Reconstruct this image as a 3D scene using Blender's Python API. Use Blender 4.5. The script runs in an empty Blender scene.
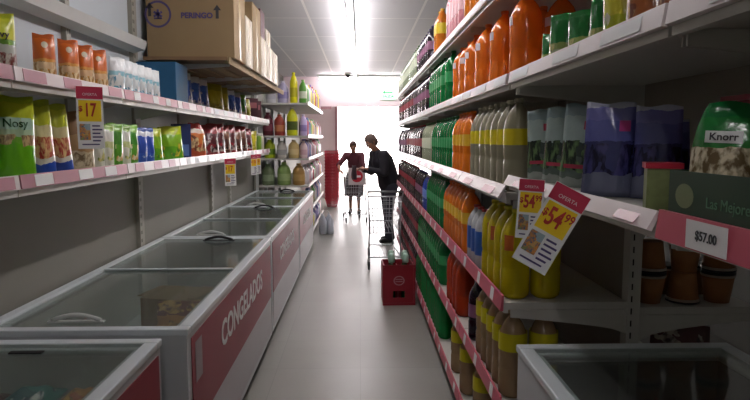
import bpy, bmesh, math, random
from mathutils import Vector, Matrix, Euler
random.seed(11)
S = bpy.context.scene
COL = S.collection
PI = math.pi
R = math.radians

# ------------------------------------------------------------------ helpers
def lin(c):
    return tuple((v/12.92 if v <= 0.04045 else ((v+0.055)/1.055)**2.4) for v in c)
def hx(h):
    h = h.lstrip('#')
    return lin(tuple(int(h[i:i+2], 16)/255 for i in (0, 2, 4)))

MATS = {}
def mat(name, col, rough=0.5, metal=0.0, spec=0.5, var=0.06, scale=8.0, coat=0.0, bump=0.0, transl=0.0, emit=None, alpha=1.0):
    if name in MATS: return MATS[name]
    m = bpy.data.materials.new(name); m.use_nodes = True
    nt = m.node_tree; N = nt.nodes; L = nt.links
    b = N['Principled BSDF']
    c = hx(col) if isinstance(col, str) else col
    b.inputs['Roughness'].default_value = rough
    b.inputs['Metallic'].default_value = metal
    b.inputs['Specular IOR Level'].default_value = spec
    b.inputs['Coat Weight'].default_value = coat
    b.inputs['Coat Roughness'].default_value = 0.08
    tc = N.new('ShaderNodeTexCoord')
    no = N.new('ShaderNodeTexNoise'); no.inputs['Scale'].default_value = scale; no.inputs['Detail'].default_value = 4
    L.new(tc.outputs['Object'], no.inputs['Vector'])
    mx = N.new('ShaderNodeMix'); mx.data_type = 'RGBA'
    mx.inputs['A'].default_value = (*[v*(1-var) for v in c], 1)
    mx.inputs['B'].default_value = (*[min(1, v*(1+var)) for v in c], 1)
    L.new(no.outputs['Fac'], mx.inputs['Factor'])
    L.new(mx.outputs['Result'], b.inputs['Base Color'])
    if bump:
        bp = N.new('ShaderNodeBump'); bp.inputs['Strength'].default_value = bump; bp.inputs['Distance'].default_value = 0.01
        L.new(no.outputs['Fac'], bp.inputs['Height']); L.new(bp.outputs['Normal'], b.inputs['Normal'])
    if emit:
        b.inputs['Emission Color'].default_value = (*lin(emit[0]), 1)
        b.inputs['Emission Strength'].default_value = emit[1]
    if transl:
        t = N.new('ShaderNodeBsdfTranslucent'); L.new(mx.outputs['Result'], t.inputs['Color'])
        ms = N.new('ShaderNodeMixShader'); ms.inputs['Fac'].default_value = transl
        L.new(b.outputs['BSDF'], ms.inputs[1]); L.new(t.outputs['BSDF'], ms.inputs[2])
        L.new(ms.outputs['Shader'], N['Material Output'].inputs['Surface'])
    MATS[name] = m
    return m

def glassmat(name, tint='#dfe6e6', refl=0.10, rough=0.03, frost=0.12):
    if name in MATS: return MATS[name]
    m = bpy.data.materials.new(name); m.use_nodes = True
    nt = m.node_tree; N = nt.nodes; L = nt.links
    N.remove(N['Principled BSDF'])
    t = N.new('ShaderNodeBsdfTransparent'); t.inputs['Color'].default_value = (*hx(tint), 1)
    g = N.new('ShaderNodeBsdfGlossy'); g.inputs['Roughness'].default_value = rough
    f = N.new('ShaderNodeFresnel'); f.inputs['IOR'].default_value = 1.5
    a = N.new('ShaderNodeMath'); a.operation = 'ADD'; a.inputs[1].default_value = refl; a.use_clamp = True
    ge = N.new('ShaderNodeNewGeometry'); iv = N.new('ShaderNodeMath'); iv.operation = 'SUBTRACT'; iv.inputs[0].default_value = 1.0
    L.new(ge.outputs['Backfacing'], iv.inputs[1]); fm = N.new('ShaderNodeMath'); fm.operation = 'MULTIPLY'
    L.new(f.outputs['Fac'], fm.inputs[0]); L.new(iv.outputs[0], fm.inputs[1]); L.new(fm.outputs[0], a.inputs[0])
    ms = N.new('ShaderNodeMixShader')
    df = N.new('ShaderNodeBsdfDiffuse'); df.inputs['Color'].default_value = (*hx('#c6cac6'), 1)
    m0 = N.new('ShaderNodeMixShader'); m0.inputs['Fac'].default_value = frost
    L.new(t.outputs['BSDF'], m0.inputs[1]); L.new(df.outputs['BSDF'], m0.inputs[2])
    L.new(a.outputs[0], ms.inputs['Fac']); L.new(m0.outputs['Shader'], ms.inputs[1]); L.new(g.outputs['BSDF'], ms.inputs[2])
    L.new(ms.outputs['Shader'], N['Material Output'].inputs['Surface'])
    MATS[name] = m
    return m

def printmat(name, bands, blob=None, rough=0.28, wave=0.05, spec=0.5, streak=None):
    """bag print: bands of colour up the bag [(from_height 0..1, colour)], blob = (colour, colour2, zmin, zmax, scale, threshold)"""
    if name in MATS: return MATS[name]
    m = bpy.data.materials.new(name); m.use_nodes = True
    nt = m.node_tree; N = nt.nodes; L = nt.links
    b = N['Principled BSDF']; b.inputs['Roughness'].default_value = rough
    b.inputs['Specular IOR Level'].default_value = spec
    tc = N.new('ShaderNodeTexCoord'); sx = N.new('ShaderNodeSeparateXYZ')
    L.new(tc.outputs['Generated'], sx.inputs[0])
    no = N.new('ShaderNodeTexNoise'); no.inputs['Scale'].default_value = 3.0; no.inputs['Detail'].default_value = 2
    L.new(tc.outputs['Generated'], no.inputs['Vector'])
    ma = N.new('ShaderNodeMath'); ma.operation = 'MULTIPLY_ADD'; ma.inputs[1].default_value = wave*2
    L.new(no.outputs['Fac'], ma.inputs[0])
    sb = N.new('ShaderNodeMath'); sb.operation = 'SUBTRACT'; sb.inputs[1].default_value = wave
    L.new(sx.outputs['Z'], ma.inputs[2]); L.new(ma.outputs[0], sb.inputs[0])
    cr = N.new('ShaderNodeValToRGB'); cr.color_ramp.interpolation = 'CONSTANT'
    e = cr.color_ramp.elements
    while len(e) < len(bands): e.new(0.5)
    for i, (z, c) in enumerate(bands):
        e[i].position = z; e[i].color = (*hx(c), 1)
    L.new(sb.outputs[0], cr.inputs['Fac'])
    out = cr.outputs['Color']
    if blob:
        c1, c2, z0, z1, sc, th = blob
        n2 = N.new('ShaderNodeTexNoise'); n2.inputs['Scale'].default_value = sc; n2.inputs['Detail'].default_value = 3
        L.new(tc.outputs['Generated'], n2.inputs['Vector'])
        r2 = N.new('ShaderNodeValToRGB')
        r2.color_ramp.elements[0].position = 0.42; r2.color_ramp.elements[0].color = (*hx(c1), 1)
        r2.color_ramp.elements[1].position = 0.6; r2.color_ramp.elements[1].color = (*hx(c2), 1)
        L.new(n2.outputs['Fac'], r2.inputs['Fac'])
        def cmp(op, v, src):
            q = N.new('ShaderNodeMath'); q.operation = op; q.inputs[1].default_value = v; L.new(src, q.inputs[0]); return q.outputs[0]
        a = cmp('GREATER_THAN', z0, sb.outputs[0]); c = cmp('LESS_THAN', z1, sb.outputs[0])
        n3 = N.new('ShaderNodeTexNoise'); n3.inputs['Scale'].default_value = 2.2
        L.new(tc.outputs['Generated'], n3.inputs['Vector'])
        d = cmp('GREATER_THAN', th, n3.outputs['Fac'])
        p1 = N.new('ShaderNodeMath'); p1.operation = 'MULTIPLY'; L.new(a, p1.inputs[0]); L.new(c, p1.inputs[1])
        p2 = N.new('ShaderNodeMath'); p2.operation = 'MULTIPLY'; L.new(p1.outputs[0], p2.inputs[0]); L.new(d, p2.inputs[1])
        mx = N.new('ShaderNodeMix'); mx.data_type = 'RGBA'
        L.new(p2.outputs[0], mx.inputs['Factor']); L.new(out, mx.inputs['A']); L.new(r2.outputs['Color'], mx.inputs['B'])
        out = mx.outputs['Result']
    L.new(out, b.inputs['Base Color'])
    b.inputs['Coat Weight'].default_value = 0.35; b.inputs['Coat Roughness'].default_value = 0.12
    nb = N.new('ShaderNodeTexNoise'); nb.inputs['Scale'].default_value = 2.6; nb.inputs['Detail'].default_value = 3; nb.inputs['Distortion'].default_value = 1.2
    L.new(tc.outputs['Generated'], nb.inputs['Vector'])
    bp = N.new('ShaderNodeBump'); bp.inputs['Strength'].default_value = 0.22; bp.inputs['Distance'].default_value = 0.012
    L.new(nb.outputs['Fac'], bp.inputs['Height']); L.new(bp.outputs['Normal'], b.inputs['Normal']); L.new(bp.outputs['Normal'], b.inputs['Coat Normal'])
    MATS[name] = m
    return m

class MB:
    """collects shapes for ONE mesh object"""
    def __init__(self): self.bm = bmesh.new(); self.mi = 0
    def _tag(self, faces):
        for f in faces: f.material_index = self.mi
    def face(self, pts):
        f = self.bm.faces.new([self.bm.verts.new(p) for p in pts]); f.material_index = self.mi; return f
    def box(self, x0, x1, y0, y1, z0, z1, M=None):
        P = [(x0,y0,z0),(x1,y0,z0),(x1,y1,z0),(x0,y1,z0),(x0,y0,z1),(x1,y0,z1),(x1,y1,z1),(x0,y1,z1)]
        v = [self.bm.verts.new(M @ Vector(p) if M else p) for p in P]
        for q in ((3,2,1,0),(4,5,6,7),(0,1,5,4),(1,2,6,5),(2,3,7,6),(3,0,4,7)):
            self._tag([self.bm.faces.new([v[i] for i in q])])
        return self
    def prism_y(self, prof, y0, y1):
        """profile [(x,z)] swept along Y"""
        a = [self.bm.verts.new((x, y0, z)) for x, z in prof]; b = [self.bm.verts.new((x, y1, z)) for x, z in prof]
        n = len(prof)
        self._tag([self.bm.faces.new(a), self.bm.faces.new(b[::-1])])
        for i in range(n):
            j = (i+1) % n; self._tag([self.bm.faces.new((a[i], b[i], b[j], a[j]))])
        return self
    def lathe(self, prof, segs=14, c=(0,0,0), M=None, mids=None, cap=True):
        rings = []
        for r, z in prof:
            ring = []
            for k in range(segs):
                t = 2*PI*k/segs; p = Vector((c[0]+r*math.cos(t), c[1]+r*math.sin(t), c[2]+z))
                ring.append(self.bm.verts.new(M @ p if M else p))
            rings.append(ring)
        for i in range(len(rings)-1):
            for k in range(segs):
                f = self.bm.faces.new((rings[i][k], rings[i][(k+1)%segs], rings[i+1][(k+1)%segs], rings[i+1][k]))
                f.material_index = mids[i] if mids else self.mi; f.smooth = True
        if cap:
            f = self.bm.faces.new(rings[0][::-1]); f.material_index = mids[0] if mids else self.mi
            f = self.bm.faces.new(rings[-1]); f.material_index = mids[-1] if mids else self.mi
        return self
    def tube(self, pts, r, segs=6, closed=False):
        pts = [Vector(p) for p in pts]; n = len(pts); rings = []
        rr = r if isinstance(r, (list, tuple)) else [r]*n
        for i, p in enumerate(pts):
            if closed: d = pts[(i+1)%n] - pts[i-1]
            else: d = pts[min(i+1, n-1)] - pts[max(i-1, 0)]
            d.normalize()
            up = Vector((0,0,1)) if abs(d.z) < 0.9 else Vector((1,0,0))
            a = d.cross(up).normalized(); b = a.cross(d)
            rings.append([self.bm.verts.new(p + rr[i]*(math.cos(2*PI*k/segs)*a + math.sin(2*PI*k/segs)*b)) for k in range(segs)])
        for i in range(n if closed else n-1):
            A, B = rings[i], rings[(i+1)%n]
            for k in range(segs):
                f = self.bm.faces.new((A[k], A[(k+1)%segs], B[(k+1)%segs], B[k])); f.material_index = self.mi; f.smooth = True
        if not closed:
            self._tag([self.bm.faces.new(rings[0][::-1]), self.bm.faces.new(rings[-1])])
        return self
    def ball(self, c, r, M=None, sub=2):
        s = r if isinstance(r, (list, tuple)) else (r, r, r)
        T = Matrix.Translation(c) @ (M.to_4x4() if M else Matrix()) @ Matrix.Diagonal((*s, 1))
        g = bmesh.ops.create_icosphere(self.bm, subdivisions=sub, radius=1, matrix=T)
        for v in g['verts']:
            for f in v.link_faces: f.material_index = self.mi; f.smooth = True
        return self
    def capsule(self, p, q, r1, r2, segs=10):
        self.tube([p, q], [r1, r2], segs); self.ball(p, r1); self.ball(q, r2); return self
    def build(self, name, mats, parent=None, bevel=0.0, loc=None, smooth=False, recalc=True):
        if recalc: bmesh.ops.recalc_face_normals(self.bm, faces=self.bm.faces)
        me = bpy.data.meshes.new(name); self.bm.to_mesh(me); self.bm.free()
        for m in (mats if isinstance(mats, (list, tuple)) else [mats]): me.materials.append(m)
        o = bpy.data.objects.new(name, me); COL.objects.link(o)
        if parent: o.parent = parent
        if loc: o.location = loc
        if smooth:
            for p in me.polygons: p.use_smooth = True
        if bevel:
            b = o.modifiers.new('Bevel', 'BEVEL'); b.width = bevel; b.segments = 2; b.limit_method = 'ANGLE'
        return o

def tag(o, label, cat, group=None, kind=None):
    o['label'] = label; o['category'] = cat
    if group: o['group'] = group
    if kind: o['kind'] = kind
    return o
def thing(name, label, cat, loc=(0,0,0), rz=0, group=None):
    o = bpy.data.objects.new(name, None); COL.objects.link(o)
    o.location = loc; o.rotation_euler = (0, 0, rz); o.empty_display_size = 0.05
    return tag(o, label, cat, group)
def structure(o): o['kind'] = 'structure'; return o
def copy_tree(o, parent=None):
    c = o.copy(); COL.objects.link(c)
    if parent: c.parent = parent
    for ch in o.children: copy_tree(ch, c)
    return c
def text(name, s, size, m, parent=None, loc=(0,0,0), rot=(PI/2,0,0), proj=None, sx=1.0, bold=0.0, depth=0.0006):
    """lettering as a mesh part; local text plane stands upright facing -Y"""
    cu = bpy.data.curves.new('t', 'FONT'); cu.body = s; cu.size = size; cu.align_x = 'CENTER'; cu.align_y = 'CENTER'
    cu.extrude = depth; cu.offset = bold; cu.resolution_u = 3
    o = bpy.data.objects.new('t', cu); COL.objects.link(o)
    dg = bpy.context.evaluated_depsgraph_get()
    me = bpy.data.meshes.new_from_object(o.evaluated_get(dg)); bpy.data.objects.remove(o); bpy.data.curves.remove(cu)
    T = Matrix.Translation(loc) @ Euler(rot).to_matrix().to_4x4() @ Matrix.Diagonal((sx, 1, 1, 1))
    me.transform(T)
    if proj:
        for v in me.vertices: v.co = proj(v.co)
    me.materials.clear(); me.materials.append(m)
    for p in me.polygons: p.material_index = 0
    ob = bpy.data.objects.new(name, me); COL.objects.link(ob)
    if parent: ob.parent = parent
    return ob

ORD = ['first','second','third','fourth','fifth','sixth','seventh','eighth','ninth','tenth','eleventh','twelfth','thirteenth','fourteenth',
       'fifteenth','sixteenth','seventeenth','eighteenth','nineteenth','twentieth']

# ------------------------------------------------------------------ materials
white_metal = mat('white enamel', '#c9ccc9', 0.4)
shelf_white = mat('shelf white', '#c4c3bb', 0.42, var=0.04)
panel_grey = mat('panel grey', '#84837a', 0.6, var=0.05, scale=3)
panel_pale = mat('panel pale', '#bac3c8', 0.55, var=0.03)
post_grey = mat('post grey', '#98968a', 0.45)
slot_dark = mat('slot dark', '#22221f', 0.8)
rail_pale = mat('rail pale', '#e6dcdc', 0.3, var=0.03)
rail_red = mat('rail red', '#bf5164', 0.4)
rail_pink = mat('rail pink', '#b8808c', 0.35)
paper = mat('label paper', '#e9ebea', 0.55, var=0.02)
ink = mat('ink', '#333338', 0.7)
ink_blue = mat('ink violet', '#4a4170', 0.7)
sign_red = mat('sign red', '#c03050', 0.5)
sign_yel = mat('sign yellow', '#f2d21c', 0.5)
num_red = mat('numeral red', '#b8322a', 0.5)
white_txt = mat('white print', '#e8e6e4', 0.5)
freezer_white = mat('freezer white', '#b9bdbf', 0.32, var=0.03)
freezer_rim = mat('freezer rim aluminium', '#cdd5d8', 0.3, var=0.04)
freezer_red = mat('freezer red', '#8a2836', 0.42, var=0.05, spec=0.35)
freezer_liner = mat('freezer liner', '#b4b8b5', 0.5)
glass_lid = glassmat('lid glass', '#eef2f0', 0.02, 0.08, 0.06)
kraft = mat('kraft card', '#8f7957', 0.8, var=0.10, scale=5)
kraft_pale = mat('pale carton', '#cfc6b6', 0.75, var=0.08, scale=5)
kraft_dark = mat('brown carton', '#7d6347', 0.8, var=0.1)
tape = mat('parcel tape', '#b09a6e', 0.25)
maroon = mat('maroon carton', '#4c1f2a', 0.6)
rubber = mat('black rubber', '#1b1b1c', 0.6)
chrome = mat('chrome wire', '#b4b8bc', 0.3, metal=0.5)
skin = mat('skin', '#a8775f', 0.55, var=0.08)

# ------------------------------------------------------------------ room
def room():
    # floor
    m = bpy.data.materials.new('vinyl floor'); m.use_nodes = True
    nt = m.node_tree; N = nt.nodes; L = nt.links; b = N['Principled BSDF']
    tc = N.new('ShaderNodeTexCoord')
    n1 = N.new('ShaderNodeTexNoise'); n1.inputs['Scale'].default_value = 1.4; n1.inputs['Detail'].default_value = 5
    n2 = N.new('ShaderNodeTexNoise'); n2.inputs['Scale'].default_value = 60; n2.inputs['Detail'].default_value = 2
    L.new(tc.outputs['Object'], n1.inputs['Vector']); L.new(tc.outputs['Object'], n2.inputs['Vector'])
    br = N.new('ShaderNodeTexBrick'); br.offset = 0.0; br.inputs['Scale'].default_value = 1.0
    br.inputs['Brick Width'].default_value = 0.6; br.inputs['Row Height'].default_value = 0.6
    br.inputs['Mortar Size'].default_value = 0.004; br.inputs['Mortar Smooth'].default_value = 0.5
    br.inputs['Color1'].default_value = (*hx('#87867f'), 1); br.inputs['Color2'].default_value = (*hx('#8d8c86'), 1); br.inputs['Mortar'].default_value = (*hx('#7e7e78'), 1)
    L.new(tc.outputs['Object'], br.inputs['Vector'])
    mx = N.new('ShaderNodeMix'); mx.data_type = 'RGBA'; mx.blend_type = 'MULTIPLY'; mx.inputs['Factor'].default_value = 0.45
    cr = N.new('ShaderNodeValToRGB'); cr.color_ramp.elements[0].color = (.55,.54,.52,1); cr.color_ramp.elements[0].position = .3; cr.color_ramp.elements[1].position = .7
    L.new(n1.outputs['Fac'], cr.inputs['Fac']); L.new(br.outputs['Color'], mx.inputs['A']); L.new(cr.outputs['Color'], mx.inputs['B'])
    L.new(mx.outputs['Result'], b.inputs['Base Color'])
    rr = N.new('ShaderNodeMapRange'); rr.inputs['To Min'].default_value = 0.28; rr.inputs['To Max'].default_value = 0.46
    L.new(n1.outputs['Fac'], rr.inputs['Value']); L.new(rr.outputs[0], b.inputs['Roughness'])
    bp = N.new('ShaderNodeBump'); bp.inputs['Strength'].default_value = 0.05; bp.inputs['Distance'].default_value = 0.01
    L.new(n2.outputs['Fac'], bp.inputs['Height']); L.new(bp.outputs['Normal'], b.inputs['Normal'])
    structure(MB().box(-1.75, 3.1, -2.6, 17.1, -0.08, 0).build('floor', m))
    # ceiling with its tile grid
    m = bpy.data.materials.new('ceiling tiles'); m.use_nodes = True
    nt = m.node_tree; N = nt.nodes; L = nt.links; b = N['Principled BSDF']; b.inputs['Roughness'].default_value = 0.6
    tc = N.new('ShaderNodeTexCoord'); mp = N.new('ShaderNodeMapping'); mp.inputs['Location'].default_value = (0.565, 0.4, 0)
    L.new(tc.outputs['Object'], mp.inputs['Vector'])
    br = N.new('ShaderNodeTexBrick'); br.offset = 0.0; br.inputs['Scale'].default_value = 1.0
    br.inputs['Brick Width'].default_value = 0.61; br.inputs['Row Height'].default_value = 1.22
    br.inputs['Mortar Size'].default_value = 0.013; br.inputs['Mortar Smooth'].default_value = 0.0
    br.inputs['Color1'].default_value = (*hx('#d4d6da'), 1); br.inputs['Color2'].default_value = (*hx('#cfd1d6'), 1); br.inputs['Mortar'].default_value = (*hx('#f2f2f2'), 1)
    L.new(mp.outputs[0], br.inputs['Vector']); L.new(br.outputs['Color'], b.inputs['Base Color'])
    structure(MB().box(-1.75, 3.1, -2.6, 17.1, 3.0, 3.08).build('ceiling', m))
    wl = mat('wall paint grey', '#8c8c85', 0.7, var=0.05, scale=2)
    wp = mat('wall paint glare pink', '#f0dde1', 0.6, var=0.03, scale=2)  # pink of the glare around the entrance is put into this wall colour
    structure(MB().box(-1.75, -1.66, -2.6, 17.1, 0, 3.0).build('wall_left', wl))
    structure(MB().box(3.0, 3.1, -2.6, 17.1, 0, 3.0).build('wall_right', wl))
    structure(MB().box(-1.66, 3.0, -2.6, -2.5, 0, 3.0).build('wall_front', wl))
    # back wall with the wide shop entrance
    mb = MB()
    mb.box(-1.66, -0.62, 17.0, 17.1, 0, 3.0); mb.box(2.2, 3.0, 17.0, 17.1, 0, 3.0); mb.box(-0.62, 2.2, 17.0, 17.1, 2.6, 3.0)
    structure(mb.build('wall_back', wp))
    mb = MB(); fr = mat('door frame rose', '#b48c92', 0.5)
    mb.box(-0.70, -0.62, 16.95, 17.0, 0, 2.6); mb.box(2.2, 2.28, 16.95, 17.0, 0, 2.6); mb.box(-0.62, 2.2, 16.95, 17.0, 2.6, 2.66)
    structure(mb.build('trim_1', fr))
    structure(MB().box(-1.66, 3.0, 13.3, 13.42, 2.36, 3.0).build('trim_2', wp))
    structure(MB().box(-1.66, -0.62, 13.3, 13.40, 2.30, 2.36).build('trim_3', mat('trim rose', '#a67c82', 0.5)))
    # pavement outside
    structure(MB().box(-12, 14, 17.1, 40, -0.12, -0.02).build('pavement', mat('pavement', '#b8b2ac', 0.8)))
room()

# ------------------------------------------------------------------ ceiling lamps
tube_on = mat('tube glow', '#ffffff', 0.4, emit=((1, 0.965, 0.97), 34))
tube_cap = mat('tube cap', '#b8b8b8', 0.4, metal=0.5)
LAMPS = [-1.9, -0.6, 2.9, 4.15, 5.4, 6.65, 7.9, 9.15, 10.4, 11.65]
for i, y in enumerate(LAMPS):
    lb = 'bare fluorescent batten, %s of the line along the ceiling towards the doorway' % ORD[i]
    t = thing('fluorescent_lamp', lb, 'ceiling light', (-0.10, y, 3.0), 0, 'fluorescent tubes down the aisle ceiling')
    mb = MB(); mb.prism_y([(-0.045, 0), (-0.03, -0.045), (0.03, -0.045), (0.045, 0)], -0.63, 0.63)
    mb.build('housing', white_metal, t)
    for s in (0,):
        mb = MB(); mb.lathe([(0.019, -0.595), (0.019, 0.595)], 10, M=Matrix.Translation((s*0.032, 0, -0.085)) @ Matrix.Rotation(PI/2, 4, 'X'))
        mb.build('tube', tube_on, t)
    for e in (-1, 1):
        MB().box(-0.03, 0.03, e*0.61-0.012, e*0.61+0.012, -0.108, -0.03).build('lamp_holder', tube_cap, t)

t = thing('fluorescent_lamp', 'added fluorescent batten, lit crosswise to brighten the pale bulkhead', 'ceiling light', (0.05, 12.9, 3.0))  # crosswise batten added as a lit source to brighten the bulkhead
MB().box(-0.95, 0.95, -0.05, 0.05, -0.05, -0.001).build('housing', white_metal, t)
MB().lathe([(0.019, -0.9), (0.019, 0.9)], 10, M=Matrix.Translation((0, 0, -0.09)) @ Matrix.Rotation(PI/2, 4, 'Y')).build('tube', tube_on, t)
for e in (-1, 1): MB().box(e*0.92-0.012, e*0.92+0.012, -0.03, 0.03, -0.112, -0.05).build('lamp_holder', tube_cap, t)

# ------------------------------------------------------------------ bags and packets
def bag_surface(w, h, d, seed, base=0.55, round_=0.0):
    rnd = random.Random(seed); ph = [rnd.uniform(0, 6.28) for _ in range(6)]; k = [rnd.uniform(5, 13) for _ in range(4)]
    def t(u, v):
        a = max(0.0, 1-abs(u)**2.6)
        vv = base + (1-base)*min(1, v/0.3) if v < 0.3 else max(0.0, 1-((v-0.3)/0.7)**2.2)
        if v < 0.02: vv *= 0.92
        wr = 0.07*d*math.sin(k[0]*u+ph[0]+3*v)*math.sin(k[1]*v+ph[1]) + 0.05*d*math.sin(k[2]*(u+v)+ph[2])
        edge = min(1, (1-abs(u))*4)
        return 0.5*d*a*vv + wr*edge*min(1, (1-v)*4)*0.6 + 0.0012
    def x(u, v):
        s = 1 - 0.05*math.sin(PI*min(1, v)) - 0.10*v**3 - (round_*max(0, (v-0.55)/0.45)**2)
        return 0.5*w*u*s
    return t, x
def bag_mesh(mb, w, h, d, seed, base=0.55, round_=0.0, crimp=True, nu=12, nv=16):
    t, xf = bag_surface(w, h, d, seed, base, round_)
    rnd = random.Random(seed+5)
    F, B = [], []
    for j in range(nv+1):
        v = j/nv; fr, bk = [], []
        for i in range(nu+1):
            u = -1+2*i/nu
            zz = h*v + (0.012*h*math.sin(4*u+seed) if j == nv else 0)
            th = t(u, v)
            if crimp and v > 0.93: th = 0.0015 + (0.0012 if i % 2 else 0)
            if i in (0, nu): th = 0.001
            fr.append(mb.bm.verts.new((xf(u, v), -th, zz))); bk.append(mb.bm.verts.new((xf(u, v), th*0.8, zz)))
        F.append(fr); B.append(bk)
    def q(a, b, c, d_):
        f = mb.bm.faces.new((a, b, c, d_)); f.material_index = mb.mi; f.smooth = True
    for j in range(nv):
        for i in range(nu):
            q(F[j][i], F[j][i+1], F[j+1][i+1], F[j+1][i]); q(B[j][i+1], B[j][i], B[j+1][i], B[j+1][i+1])
        q(F[j][0], F[j+1][0], B[j+1][0], B[j][0]); q(F[j][nu], B[j][nu], B[j+1][nu], F[j+1][nu])
    for i in range(nu):
        q(F[0][i], B[0][i], B[0][i+1], F[0][i+1]); q(F[nv][i], F[nv][i+1], B[nv][i+1], B[nv][i])
    return lambda p, t=t: Vector((p.x, -t(p.x/(0.5*w), p.z/h)-0.0032 + (p.y if abs(p.y) < 0.001 else 0), p.z))
BAGS = {}
def bag(name, label, cat, loc, rz, w, h, d, m, group=None, seed=1, base=0.55, round_=0.0, tilt=0.0, lettering=None, extra=None, share=None):
    rr_ = random.Random(seed*31+int(loc[1]*1000)); roll = R(rr_.uniform(-3.5, 3.5)) if w < 0.2 and tilt == 0 else 0.0
    key = (share, name) if share else None
    if key and key in BAGS:
        o = copy_tree(BAGS[key])
    else:
        mb = MB(); pj = bag_mesh(mb, w, h, d, seed, base, round_)
        o = mb.build(name, m)
        if lettering:
            for (s, size, mt, x, z, sx) in lettering:
                text('lettering', s, size, mt, o, (x, 0, z), proj=pj, sx=sx, bold=size*0.02)
        if extra: extra(o, pj)
        if key: BAGS[key] = o
    o.location = (loc[0], loc[1], loc[2]+abs(math.sin(tilt))*d*0.6+abs(math.sin(roll))*w*0.5); o.rotation_euler = (tilt, roll, rz)
    for k in ('group',):
        if k in o: del o[k]
    return tag(o, label, cat, group)
def patch(name, m, parent, pj, x0, x1, z0, z1, n=8, ell=False):
    """printed panel lying on a bag face"""
    mb = MB(); V = {}
    cx, cz, rx, rz_ = (x0+x1)/2, (z0+z1)/2, (x1-x0)/2, (z1-z0)/2
    if ell:
        rings = [[pj(Vector((cx, 0, cz)))]]
        c = mb.bm.verts.new(rings[0][0]); prev = None
        for r in (0.5, 1.0):
            ring = [mb.bm.verts.new(pj(Vector((cx+rx*r*math.cos(2*PI*k/20), 0, cz+rz_*r*math.sin(2*PI*k/20))))) for k in range(20)]
            for k in range(20):
                if prev is None: mb.bm.faces.new((c, ring[k], ring[(k+1)%20]))
                else: mb.bm.faces.new((prev[k], ring[k], ring[(k+1)%20], prev[(k+1)%20]))
            prev = ring
    else:
        for j in range(n+1):
            for i in range(n+1): V[i, j] = mb.bm.verts.new(pj(Vector((x0+(x1-x0)*i/n, 0, z0+(z1-z0)*j/n))))
        for j in range(n):
            for i in range(n): mb.bm.faces.new((V[i,j], V[i+1,j], V[i+1,j+1], V[i,j+1]))
    for v in mb.bm.verts: v.co.y += 0.0018
    return mb.build(name, m, parent, smooth=True)

# ------------------------------------------------------------------ aisle shelving on the freezer side
WX, LX = -1.62, -1.30           # back panel face and shelf front
Z1, Z2 = 1.485, 1.895           # shelf tops
def price_labels(rail, plane, ys, w, m=paper):
    """paper tickets in a price rail: plane gives (x, z) of the ticket's low and high edge"""
    (xa, za), (xb, zb), off = plane
    for y in ys:
        mb = MB(); mb.prism_y([(xa, za), (xa+off, za), (xb+off, zb), (xb, zb)], y-w/2, y+w/2)
        mb.build('price_label', m, rail)
def left_bay(i, y0, y1, label, top):
    t = thing('shelving_unit', label, 'shelf unit', (0, y0, 0))
    L = y1-y0
    mb = MB(); mb.box(WX-0.03, WX, 0.0, L, 0.05, 1.44); mb.build('back_panel', panel_grey, t)
    mb = MB(); mb.box(WX-0.03, WX, 0.0, L, 1.441, 2.75); mb.build('back_panel', panel_pale, t)
    mb = MB(); mb.box(WX, WX+0.03, 0.0005, 0.05 if i < 3 else 0.085, 1.445 if i in (0, 1, 2, 4) else 0.0, 2.75); mb.mi = 1
    for k in range(10 if i in (0, 1, 2, 4) else 0, 30):
        mb.box(WX+0.0301, WX+0.0306, 0.013, 0.019, 0.9+k*0.06, 0.925+k*0.06); mb.box(WX+0.0301, WX+0.0306, 0.031, 0.037, 0.9+k*0.06, 0.925+k*0.06)
    mb.build('upright', [post_grey if top else panel_pale, slot_dark], t)
    for z, c in ((Z1, 0), (Z2, 1)):
        mb = MB(); mb.box(WX+0.031, LX, 0.004, L-0.004, z-0.03, z); mb.box(LX-0.02, LX-0.002, 0.004, L-0.004, z-0.055, z-0.03)
        mb.build('shelf', shelf_white if c else kraft_dark if False else shelf_white, t)
        # sloping ticket strip
        mb = MB(); mb.prism_y([(LX+0.002, z-0.022), (LX+0.012, z-0.026), (LX+0.006, z+0.028), (LX, z+0.028)], 0.006, L-0.006)
        rl = mb.build('price_rail', rail_pale if (i+c) % 2 == 0 or i > 2 else rail_pink, t)
        n = 3
        price_labels(rl, ((LX+0.0125, z-0.022), (LX+0.0070, z+0.024), 0.0012), [L*(k+0.5)/n + random.uniform(-.08, .08) for k in range(n)], random.choice([0.10, 0.14, 0.17]),
                     paper if (i+c) % 2 else rail_pink)
        for k in (0.09, L-0.03):
            mb = MB(); mb.prism_y([(WX+0.031, z-0.031), (LX-0.03, z-0.031), (LX-0.03, z-0.045), (WX+0.031, z-0.11)], k, k+0.004)
            mb.build('bracket', white_metal, t)
    if top == 'rail':
        mb = MB(); mb.prism_y([(WX+0.031, 2.25), (WX+0.11, 2.27), (WX+0.13, 2.33), (WX+0.115, 2.335), (WX+0.10, 2.29), (WX+0.031, 2.275)], 0, L)
        mb.build('top_rail', white_metal, t)
    return t
edges = [1.25, 2.31, 3.37, 4.34, 5.40, 6.45, 7.35, 8.67]
for i in range(7):
    lab = ['pale steel wall shelf bay above the closest open-top freezer', 'pale steel wall shelf bay holding the big green and yellow bags', 'pale steel wall shelf bay holding the orange bags',
           'steel wall shelf bay starting behind the blue box', 'steel wall shelf bay with the round orange bag on its lower shelf', 'steel wall shelf bay with the large yellow bag above red bags', 'last steel wall shelf bay before the tall end unit'][i]
    left_bay(i, edges[i], edges[i+1], lab, 'rail' if i < 3 else True if i > 2 else None)
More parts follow.
